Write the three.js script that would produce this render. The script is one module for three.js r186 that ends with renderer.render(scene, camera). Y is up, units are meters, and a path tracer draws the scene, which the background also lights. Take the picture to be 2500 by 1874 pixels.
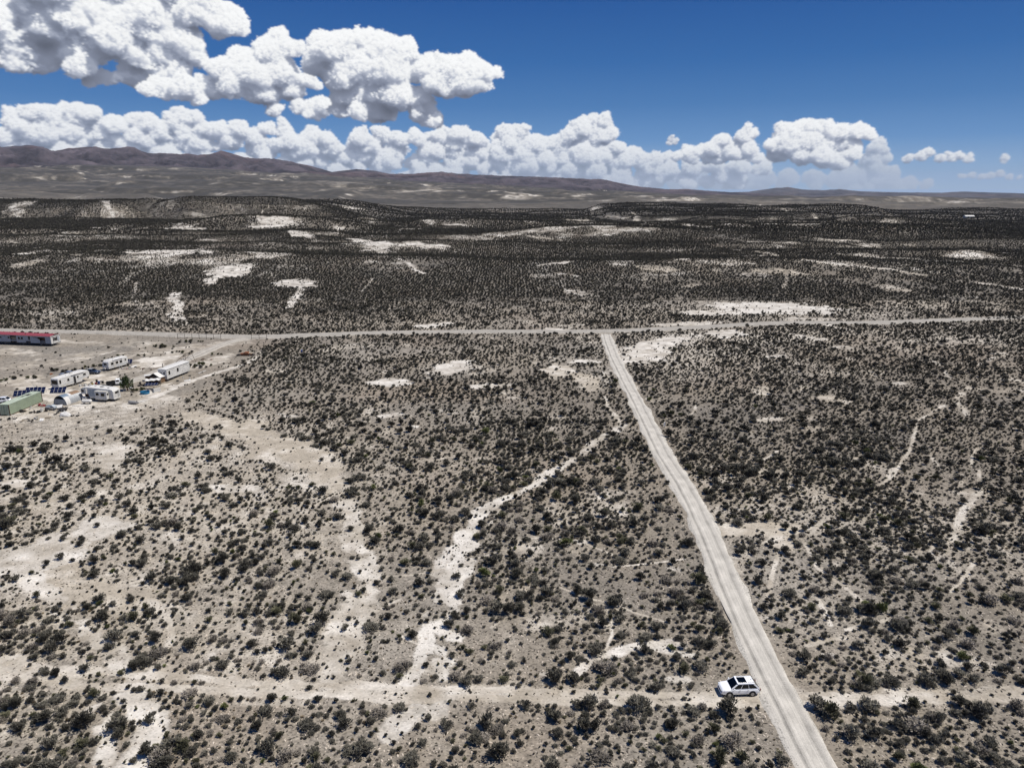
import * as THREE from 'three';
import { mergeGeometries } from 'three/addons/utils/BufferGeometryUtils.js';
import { RoundedBoxGeometry } from 'three/addons/geometries/RoundedBoxGeometry.js';
// ---------- noise and terrain height (metres) ----------
const clamp = (v, a, b) => v < a ? a : v > b ? b : v;
const smooth = (v, a, b) => { const t = clamp((v - a) / (b - a), 0, 1); return t * t * (3 - 2 * t); };
const mix = (a, b, t) => a + (b - a) * t;
function hash2(i, j, s) { let h = Math.imul(i, 374761393) ^ Math.imul(j, 668265263) ^ Math.imul(s, 1442695041); h = Math.imul(h ^ (h >>> 13), 1274126177); h ^= h >>> 16; return (h >>> 0) / 4294967296; }
function vnoise(x, z, s) {
  const i = Math.floor(x), j = Math.floor(z), fx = x - i, fz = z - j, u = fx * fx * (3 - 2 * fx), v = fz * fz * (3 - 2 * fz);
  const a = hash2(i, j, s), b = hash2(i + 1, j, s), c = hash2(i, j + 1, s), d = hash2(i + 1, j + 1, s);
  return (a + (b - a) * u + (c - a) * v + (a - b - c + d) * u * v) * 2 - 1;
}
function fbm(x, z, s, n) { let a = 1, f = 1, t = 0, w = 0; for (let k = 0; k < n; k++) { t += a * vnoise(x * f + k * 17.3, z * f - k * 9.1, s + k); w += a; a *= 0.5; f *= 2.03; } return t / w; }
const CAM_H = 53, DEG = Math.PI / 180;
// low hills and benches of the plain: x, z, half-width, half-depth, height
const HILLS = [
  [150, -480, 150, 50, 7], [-190, -520, 170, 60, 7], [-110, -650, 180, 40, 9], [-560, -760, 260, 60, 6], [30, -780, 220, 50, 9], [300, -560, 170, 50, 5], [-380, -560, 120, 60, 5],
  [-330, -930, 120, 45, 15], [330, -900, 300, 70, 8], [-60, -1150, 300, 70, 10], [600, -1300, 400, 90, 8],
  [760, -3300, 520, 190, 40], [1500, -3900, 600, 200, 34], [120, -4300, 900, 160, 40], [2300, -3300, 700, 220, 30], [-900, -4600, 1400, 200, 50],
];
// the flat-topped bench at the left, and the scarps of the benches beyond: 0 below, 1 on top
function mesa(x, z) { const e = -(z + 1260 + 0.05 * (x + 700) + 90 * fbm(x / 190, 3.3, 145, 3)); return e < -20 ? 0 : smooth(e, 0, 120) * (1 - smooth(-z, 2000, 2700)) * smooth(-x, 230, 480); }
function bench(x, z, d) { return smooth(fbm(x / mix(420, 1500, smooth(d, 1500, 4500)) + 3, z / mix(200, 620, smooth(d, 1500, 4500)), 141, 4), 0.03, 0.20); }
function height(x, z) {
  const d = Math.hypot(x, z);
  let h = fbm(x / 75, z / 75, 5, 2) * 0.9 * smooth(d, 110, 260);
  if (d > 270) {
    const A = smooth(d, 290, 900) * 6 + smooth(d, 900, 3500) * 12;
    h += A * fbm(x / 240 + 3.1, z / 170, 11, 4);
    for (const [cx, cz, sx, sz, hh] of HILLS) {
      const u = (x - cx) / sx, v = (z - cz) / sz, q = u * u + v * v;
      if (q < 6) h += hh * Math.exp(-q) * (1 + 0.25 * fbm(x / 60, z / 60, 23, 2));
    }
    if (z < 0) h += 38 * mesa(x, z) + bench(x, z, d) * (smooth(d, 380, 900) * 6 + smooth(d, 900, 2500) * 14 + smooth(d, 2500, 6000) * 22);
    h -= smooth(d, 600, 2500) * 16;
    if (d > 2600) {
      const az = Math.atan2(x, -z) / DEG, left = smooth(-az, -14, 30);
      h += (smooth(d, 3000, 13000) * 330 + smooth(d, 2600, 6000) * 20) * left + smooth(d, 4000, 14000) * 12;
      h -= smooth(az, 2, 22) * (smooth(d, 2600, 9000) * 60 + smooth(d, 7000, 16000) * 70);
      h += fbm(x / 900, z / 600, 41, 3) * 14 * smooth(d, 2600, 6000);
    }
  }
  return h;
}
// ---------- camera, sun, exposure ----------
const scene = new THREE.Scene();
const camera = new THREE.PerspectiveCamera(56.68, 1024 / 767, 1, 90000);
camera.position.set(0, CAM_H, 0);
camera.rotation.set(-15.29 * DEG, 0, 0);
const SUN = new THREE.Vector3(0.44, 0.9, 0.04).normalize();
const sun = new THREE.DirectionalLight(new THREE.Color(1, 0.945, 0.86), 5.0);
sun.position.set(0, 0, -150).addScaledVector(SUN, 900); sun.target.position.set(0, 0, -150);
sun.castShadow = true; sun.shadow.mapSize.set(4096, 4096);
Object.assign(sun.shadow.camera, { left: -350, right: 350, top: 350, bottom: -350, near: 10, far: 2500 });
scene.add(sun, sun.target);
const renderer = new THREE.WebGLRenderer({ antialias: true });
renderer.toneMapping = THREE.LinearToneMapping; renderer.toneMappingExposure = 1.0;
renderer.shadowMap.enabled = true; renderer.shadowMap.type = THREE.PCFSoftShadowMap;
// cumulus seen in the sky: haze share, density, puffs as [azimuth, elevation, radius] in degrees, lowest elevation of the fill
const CLOUDS = [
  [0.42, 0.3, [[12.35,0.66,0.61],[14.04,0.74,0.67],[15.71,0.81,0.66],[17.35,0.81,0.65],[18.98,0.72,0.64],[20.56,0.71,0.69],[22.12,0.7,0.7],[23.65,0.54,0.66],[25.12,0.69,0.73],[24.19,1.08,0.71],[25.96,0.99,0.63],[26.36,1.22,0.51],[25.57,1.84,0.66],[25.89,2.75,0.57],[26.21,3.09,0.37],[26.39,2.21,0.31],[27.25,0.98,0.42],[27.16,0.52,0.51],[28.3,0.44,0.42],[29.41,0.36,0.35],[9.95,0.41,0.69],[7.84,0.41,0.7],[5.36,0.58,0.71]], -0.2],
  [0.22, 1, [[-33.39,4.2,0.71],[-32.46,4.66,0.63],[-31.6,4.57,0.77],[-30.66,4.89,0.62],[-29.77,4.8,0.66],[-28.99,4.69,0.61],[-33.02,3.39,0.88],[-31.77,3.44,0.9],[-30.45,3.63,0.79],[-33.93,3.08,0.49],[-28.86,3.69,0.68],[-27.72,4.09,0.66],[-26.57,4.43,0.56],[-25.75,4.24,0.72],[-23.78,5.05,0.44],[-23.38,4.69,0.56],[-22.65,4.64,0.57],[-24.3,4.29,0.59],[-25.24,3.73,0.72],[-26.41,3.47,0.71],[-22.27,3.97,0.6],[-21.21,3.92,0.64],[-19.98,3.95,0.65],[-18.08,4.16,0.57],[-16.81,4.03,0.65],[-18.93,3.43,0.76],[-16.54,3.31,0.81],[-14.89,3.58,0.76],[-13.74,3.44,0.67],[-15.43,2.85,0.83],[-20.52,3.16,0.7],[-22.81,3.11,0.68],[-25.06,2.75,0.66],[-27.06,2.71,0.56],[-13.61,2.79,0.76],[-11.37,3.64,0.71],[-9.82,3.9,0.62],[-10.72,2.99,0.79],[-8.64,3.5,0.73],[-7.24,3.68,0.69],[-5.5,3.69,0.73],[-4.1,3.86,0.7],[-2.69,3.54,0.7],[-9.03,2.5,0.78],[-6.41,2.69,0.79],[-4.47,2.69,0.79],[-2.35,2.53,0.8],[-12.47,2.14,0.68],[-10.09,1.99,0.69],[-7.31,1.84,0.7],[-4.49,1.76,0.64],[-2.01,1.68,0.64],[-0.58,2.87,0.8],[-0.4,4.04,0.63],[-3.56,4.12,0.46]], 0.3],
  [0.26, 1, [[0,3.81,0.85],[0.53,4.11,0.63],[1.77,3.14,0.85],[3.01,3.22,0.63],[4.4,3.96,0.73],[5.26,4.37,0.8],[6.12,4.9,0.52],[6.99,4.89,0.52],[6.85,3.86,0.9],[5.47,3.12,1.05],[3.9,2.8,1.02],[7.92,2.94,0.62],[9.16,2.35,0.62],[8.48,2.02,0.63],[1.07,2.47,0.89],[2.49,2.13,0.82],[6.73,2.28,0.87],[9.87,1.93,0.59],[10.9,2.09,0.58],[11.57,2.25,0.41],[0.71,1.45,0.71],[2.5,1.27,0.71],[4.63,1.44,0.78],[6.41,1.27,0.7],[8.34,1.18,0.7],[10.26,1.17,0.69],[11.97,1.33,0.68],[13.65,1.49,0.74],[15.32,1.56,0.73],[16.97,1.55,0.72],[18.6,1.37,0.7]], 0.2],
  [0.35, 0.4, [[31.28,0.8,0.21],[31.79,0.85,0.23],[32.38,0.76,0.23],[32.88,0.81,0.25],[33.37,0.92,0.25],[33.89,0.74,0.2],[34.38,0.7,0.15]], 0],
  [0.15, 0.6, [[27.83,1.88,0.22],[28.09,2,0.28],[28.77,2.09,0.38],[29.14,2.33,0.32],[29.86,1.99,0.32],[30.53,1.91,0.26],[30.9,2.09,0.31],[31.45,1.89,0.28],[30.35,2.27,0.18]], 0],
  [0.2, 0.28, [[11.98,3.56,0.25],[12.22,3.36,0.22],[11.82,3.3,0.19],[12.38,3.56,0.13],[12.06,3.76,0.15]], 0],
  [0.3, 0.6, [[33.46,1.92,0.25],[33.43,1.7,0.17]], 0],
  [0.16, 1, [[13.25,2.53,0.64],[13.92,2.59,0.57],[12.51,2.24,0.47],[13.61,2.15,0.57],[15.68,3.38,0.59],[15.24,2.74,0.66],[16.22,2.69,0.68],[17.11,3.72,0.58],[17.67,3.82,0.35],[16.9,3.32,0.35],[17.54,2.48,0.55],[18.08,2.15,0.42],[15.61,2.13,0.56]], 2.2],
  [0.1, 1, [[19.96,3.74,0.71],[21.02,3.99,0.7],[21.76,4.12,0.63],[22.84,3.85,0.74],[23.74,3.82,0.67],[24.76,3.79,0.66],[25.22,3.6,0.52],[20.34,3.02,0.9],[21.56,3.15,1.06],[22.79,2.97,1.04],[23.98,2.95,0.85],[24.48,2.43,0.56],[19.62,2.4,0.75],[21.18,2.3,0.86],[22.73,2.12,0.84],[23.81,1.87,0.68],[19.24,3.04,0.63]], 0],
  [0.0, 1, [[-32.72,8.51,1.47],[-31.1,9.57,1.38],[-29.49,10.38,1.41],[-27.89,10.8,1.59],[-26.33,10.55,1.5],[-24.9,11.08,1.53],[-23.53,10.92,1.42],[-22.06,11.31,1.3],[-20.49,10.95,1.25],[-19.31,10.81,0.75],[-29.35,8.68,1.7],[-27.29,9.39,1.49],[-31.74,7.82,1.06],[-33.13,7.44,0.79],[-29.23,7.68,0.99],[-25.06,9.85,1.26],[-23.39,9.69,1.29],[-22.62,8.9,0.95],[-25.91,8.54,1.04],[-24.36,8.65,1.07],[-23.91,7.68,1.01],[-25.37,7.31,0.78],[-27.61,6.96,0.54],[-28.7,6.79,0.48],[-26.49,7.24,0.69],[-26.61,12.49,1.74],[-29.88,12,1.51],[-23.16,12.83,1.83],[-33.98,9.4,1.53],[-34.47,7.84,1.06],[-31.91,10.64,1.1],[-21.11,12.07,0.87]], 0],
  [0.02, 1, [[-16.69,10.18,0.74],[-17.33,9.13,1.09],[-15.65,9.5,0.72],[-19.09,8.45,1.07],[-20.65,7.93,0.87],[-18.55,7.66,1.4],[-16.97,7.88,1.42],[-20.15,6.92,1.07],[-18.33,6.62,1.17],[-16.26,6.85,1.04],[-21.69,6.63,0.75],[-23.16,6.63,0.85],[-24.61,6.56,0.72],[-25.63,6.32,0.54],[-22.35,6.01,0.57],[-15.71,5.63,0.58],[-14.07,5.83,0.72],[-14.92,5.41,0.55],[-17.48,5.58,0.48],[-14.76,7.51,0.64]], 0],
  [0.0, 1, [[-10.51,10.22,0.95],[-12.02,9.72,1.1],[-13.34,9.38,1.26],[-14.12,8.6,0.96],[-9.46,9.65,1.24],[-7.96,9.54,1],[-11.1,8.54,1.65],[-9.11,8.29,1.67],[-12.46,7.89,1.31],[-10.52,6.85,1.68],[-12.22,6.34,1.08],[-8.85,6.57,1.53],[-7.42,8.32,1.04],[-6.23,8.34,1.01],[-4.69,8.36,1.15],[-3.14,8.69,1.05],[-2.11,8.39,0.85],[-3.5,7.59,1.2],[-5.4,7.42,1.19],[-2.3,7.28,0.83],[-1.08,8.23,0.44],[-7.15,6.28,1.03],[-11.26,5.57,0.92],[-9.75,5.44,1.02],[-6.84,5.48,0.62],[-12.95,5.3,0.6],[-5.82,4.92,0.55]], 0],
];
// ---------- sky: clear air and drifting cumulus, computed as one panorama ----------
function hash3(i, j, k) { let h = Math.imul(i, 374761393) ^ Math.imul(j, 668265263) ^ Math.imul(k, 2147483647 - 1640531527); h = Math.imul(h ^ (h >>> 13), 1274126177); h = Math.imul(h ^ (h >>> 15), 2246822519); return (h ^ (h >>> 16)) >>> 0; }
function bulge(x, y, z) { // 1 at the middle of a puff, 0 in the creases between puffs
  const i = Math.floor(x), j = Math.floor(y), k = Math.floor(z); let m = 9;
  for (let c = -1; c < 2; c++) for (let b = -1; b < 2; b++) for (let a = -1; a < 2; a++) {
    const h = hash3(i + a, j + b, k + c), dx = i + a + (h & 1023) / 1023 - x, dy = j + b + ((h >>> 10) & 1023) / 1023 - y, dz = k + c + ((h >>> 20) & 1023) / 1023 - z, d = dx * dx + dy * dy + dz * dz;
    if (d < m) m = d;
  }
  return 1 - Math.min(1, m);
}
function vn3(x, y, z) {
  const i = Math.floor(x), j = Math.floor(y), k = Math.floor(z), fx = x - i, fy = y - j, fz = z - k, u = fx * fx * (3 - 2 * fx), v = fy * fy * (3 - 2 * fy), w = fz * fz * (3 - 2 * fz);
  const c = (a, b, d) => hash3(i + a, j + b, k + d) / 4294967296;
  return mix(mix(mix(c(0, 0, 0), c(1, 0, 0), u), mix(c(0, 1, 0), c(1, 1, 0), u), v), mix(mix(c(0, 0, 1), c(1, 0, 1), u), mix(c(0, 1, 1), c(1, 1, 1), u), v), w) * 2 - 1;
}
function airColor(el, out) { // linear radiance of the clear air at an elevation in degrees
  const stops = [[-90, .34, .46, .60], [0, .36, .49, .65], [1.5, .27, .42, .63], [3.5, .140, .295, .56], [6, .076, .207, .465], [9, .040, .148, .40], [13, .023, .103, .335], [22, .019, .085, .29], [45, .018, .078, .265], [90, .017, .072, .245]];
  let k = 1; while (k < stops.length - 1 && el > stops[k][0]) k++;
  const a = stops[k - 1], b = stops[k], t = clamp((el - a[0]) / (b[0] - a[0]), 0, 1);
  out[0] = mix(a[1], b[1], t); out[1] = mix(a[2], b[2], t); out[2] = mix(a[3], b[3], t);
}
{
  const W = 4096, H = 3072, px = 360 / W, py = 180 / H, data = new Float32Array(W * H * 4), col = [0, 0, 0];
  const AZ0 = -40, NA = Math.round(80 / px), EL0 = -1, NE = Math.round(20 / py), SS = 2; // sector that holds the clouds; it repeats, mirrored, round the horizon
  const sector = new Float32Array(NA * NE * 4);
  const L = [0.38, 0.86, -0.26];
  for (let k = 0; k < sector.length; k += 4) { sector[k + 3] = 1; } // transmittance
  for (const [haze, dens, puffs, fill] of CLOUDS) {
    let rm = 0; for (const q of puffs) rm = Math.max(rm, q[2]);
    const P3 = [];
    puffs.forEach(([a, e, r], n) => { // each traced puff carries smaller ones
      const z = (hash2(n, 7, 3) - 0.5) * r * 0.8; P3.push([a, e, z, r]);
      for (let m = 0; m < 9; m++) { const th = hash2(n, m, 21) * 6.283, q = 0.45 + 0.6 * hash2(n, m, 22), rr = r * (0.12 + 0.46 * hash2(n, m, 23) ** 2); P3.push([a + Math.cos(th) * r * q, e + Math.sin(th) * r * q * (Math.sin(th) < 0 ? 0.45 : 0.9), z - 0.35 * r * hash2(n, m, 24), rr]); }
    });
    if (fill) puffs.forEach(([a, e, r], n) => { for (let m = 0; m < 7; m++) { const q = e - r * (0.8 + 0.75 * m) + 0.3 * (hash2(n, m, 31) - 0.5); if (q < fill) break; if (hash2(n, m, 35) < 0.3) continue; P3.push([a + (hash2(n, m, 32) - 0.5) * 2.2 * r, q, (hash2(n, m, 33) - 0.2) * r * 1.5 - 0.1 * m, r * (0.55 + 0.6 * hash2(n, m, 34))]); } });
    let a0 = 99, a1 = -99, e0 = 99, e1 = -99; for (const [a, e, , r] of P3) { const q = r * 1.4 + 0.6; a0 = Math.min(a0, a - q); a1 = Math.max(a1, a + q); e0 = Math.min(e0, e - q); e1 = Math.max(e1, e + q); }
    const l1 = rm < 0.5 ? rm * 0.42 : clamp(rm * 0.32, 0.34, 0.85), amps = [0.42 * l1, 0.30 * l1, 0.19 * l1, 0.12 * l1, 0.075 * l1, 0.05 * l1], reach = 0.85 * l1;
    const base = (x, y, z, list) => { // smooth union of the puffs, flattened underneath
      let sum = 0; const k = 0.13 * l1;
      for (const q of list) { const dx = x - q[0], dy = (y - q[1]) * (y < q[1] ? 1.6 : 1), dz = z - q[2], d = Math.sqrt(dx * dx + dy * dy + dz * dz) - q[3]; if (d < 1.5 * l1) sum += Math.exp(-d / k); }
      return sum > 1e-9 ? Math.max(-k * Math.log(sum), -2 * l1) : 1.5 * l1;
    };
    const field = (x, y, z, list, n) => {
      const g = 0.45 / l1, wx = 0.75 * l1 * vn3(x * g, y * g, z * g + 5), wy = 0.62 * l1 * vn3(x * g + 31, y * g, z * g);
      let d = base(x + wx, y + wy, z, list); if (d > reach) return d - reach * 0.5; let f = 1 / l1;
      for (let k = 0; k < n; k++) { d -= amps[k] * (bulge(x * f + 11.7 * k + wx, y * f + 3.1 * k + wy, z * f) - 0.62); f *= 2.05; }
      if (n < 4) return d;
      const wisp = smooth(vn3(x * 1.1 / l1 + 7, y * 1.1 / l1, z / l1), -0.1, 0.5); // some sides are ragged, others firm
      return d + l1 * (0.12 + 0.42 * wisp) * (vn3(x * 5 / l1, y * 6 / l1, z * 5 / l1) * 0.6 + vn3(x * 13 / l1, y * 13 / l1, z * 13 / l1) * 0.4); };
    const soft = 0.05 * l1 + 0.02;
    for (let j = 0; j < NE; j++) { const el = EL0 + (j + 0.5) * py; if (el < e0 || el > e1) continue;
      for (let i = 0; i < NA; i++) { const az = AZ0 + (i + 0.5) * px; if (az < a0 || az > a1) continue;
        const list = []; let zmin = 9, zmax = -9;
        for (const q of P3) { const dx = az - q[0], dy = el - q[1], rr = q[3] + reach + 0.8 * l1; if (dx * dx + dy * dy < rr * rr) { list.push(q); zmin = Math.min(zmin, q[2] - rr); zmax = Math.max(zmax, q[2] + rr); } }
        if (!list.length) continue;
        const near = P3.filter((q) => { const dx = az - q[0], dy = el - q[1]; return dx * dx + dy * dy < (q[3] + 8 * l1) ** 2; });
        let T = 1, lit = 0, z = zmin; const step0 = 0.06 * l1 + 0.02; let guard = 0;
        while (z < zmax && T > 0.02 && guard++ < 260) {
          const d = field(az, el, z, list, 6);
          if (d > soft) { z += Math.max(step0, (d - soft) * 0.75); continue; }
          const rho = clamp((soft - d) / (2 * soft), 0, 1), st = step0 * (1 + 1.5 * (1 - T)), a = 1 - Math.exp(-rho * rho * dens * st * 17 / l1);
          // light that reaches this point from the sun, and from the open sky
          let tau = 0, s = 0.12 * l1; for (let m = 0; m < 8; m++) { const q = s; const dd = field(az + L[0] * q, el + L[1] * q, z + L[2] * q, near, m < 2 ? 3 : m < 4 ? 2 : 1); tau += clamp((soft - dd) / (2 * soft), 0, 1) * s * 0.75; s *= 1.75; }
          tau *= 2.0 / l1;
          const direct = 0.42 * Math.exp(-tau) + 0.58 * Math.exp(-0.22 * tau);
          const up = clamp((base(az, el + 1.2 * l1, z, near) + 1.6 * l1) / (2.2 * l1), 0, 1);
          const S = 0.66 * direct, Amb = 0.15 + 0.14 * up;
          const grain = 0.90 + 0.13 * bulge(az * 4.3 / l1, el * 4.3 / l1, z * 4.3 / l1) + 0.11 * bulge(az * 8.7 / l1 + 5, el * 8.7 / l1, z * 8.7 / l1); lit += T * a * (S * grain + Amb); T *= 1 - a; z += st;
        }
        if (T > 0.985) continue;
        const o = (j * NA + i) * 4, v = lit / (1 - T), hz = clamp(haze * mix(1.35, 0.55, smooth(el, 1, 4.5)) + 0.34 * (1 - smooth(el, 0, 3.2)), 0, 0.9);
        airColor(el, col);
        // shaded cloud is blue-grey, sunlit cloud white
        const t = clamp((v - 0.3) / 0.6, 0, 1), cr = v * mix(0.76, 0.985, t), cg = v * mix(0.86, 0.995, t), cb = v * mix(1.13, 1.0, t);
        const hr = col[0] * 0.45 + 0.26, hg = col[1] * 0.45 + 0.28, hb = col[2] * 0.45 + 0.32, op = 1 - T;
        const mixr = mix(cr, hr, hz), mixg = mix(cg, hg, hz), mixb = mix(cb, hb, hz);
        sector[o] = sector[o] * T + mixr * op; sector[o + 1] = sector[o + 1] * T + mixg * op; sector[o + 2] = sector[o + 2] * T + mixb * op; sector[o + 3] *= T;
      } }
  }
  for (let j = 0; j < H; j++) { const el = ((j + 0.5) / H - 0.5) * 180; airColor(el, col); const je = Math.floor((el - EL0) / py);
    for (let i = 0; i < W; i++) { const o = (j * W + i) * 4; let r = col[0], g = col[1], b = col[2];
      if (je >= 0 && je < NE) {
        let az = ((i + 0.5) / W - 0.5) * 360 + 90; // azimuth from straight ahead, positive to the right
        az = ((az + 40) % 160 + 160) % 160; if (az > 80) az = 160 - az; // mirrored repeats
        const q = (je * NA + clamp(Math.floor(az / px), 0, NA - 1)) * 4, T = sector[q + 3]; r = r * T + sector[q]; g = g * T + sector[q + 1]; b = b * T + sector[q + 2];
      }
      data[o] = r; data[o + 1] = g; data[o + 2] = b; data[o + 3] = 1; } }
  const t = new THREE.DataTexture(data, W, H, THREE.RGBAFormat, THREE.FloatType);
  t.mapping = THREE.EquirectangularReflectionMapping; t.magFilter = t.minFilter = THREE.LinearFilter; t.wrapS = THREE.RepeatWrapping; t.needsUpdate = true;
  scene.background = t; scene.environment = t;
}
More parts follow.
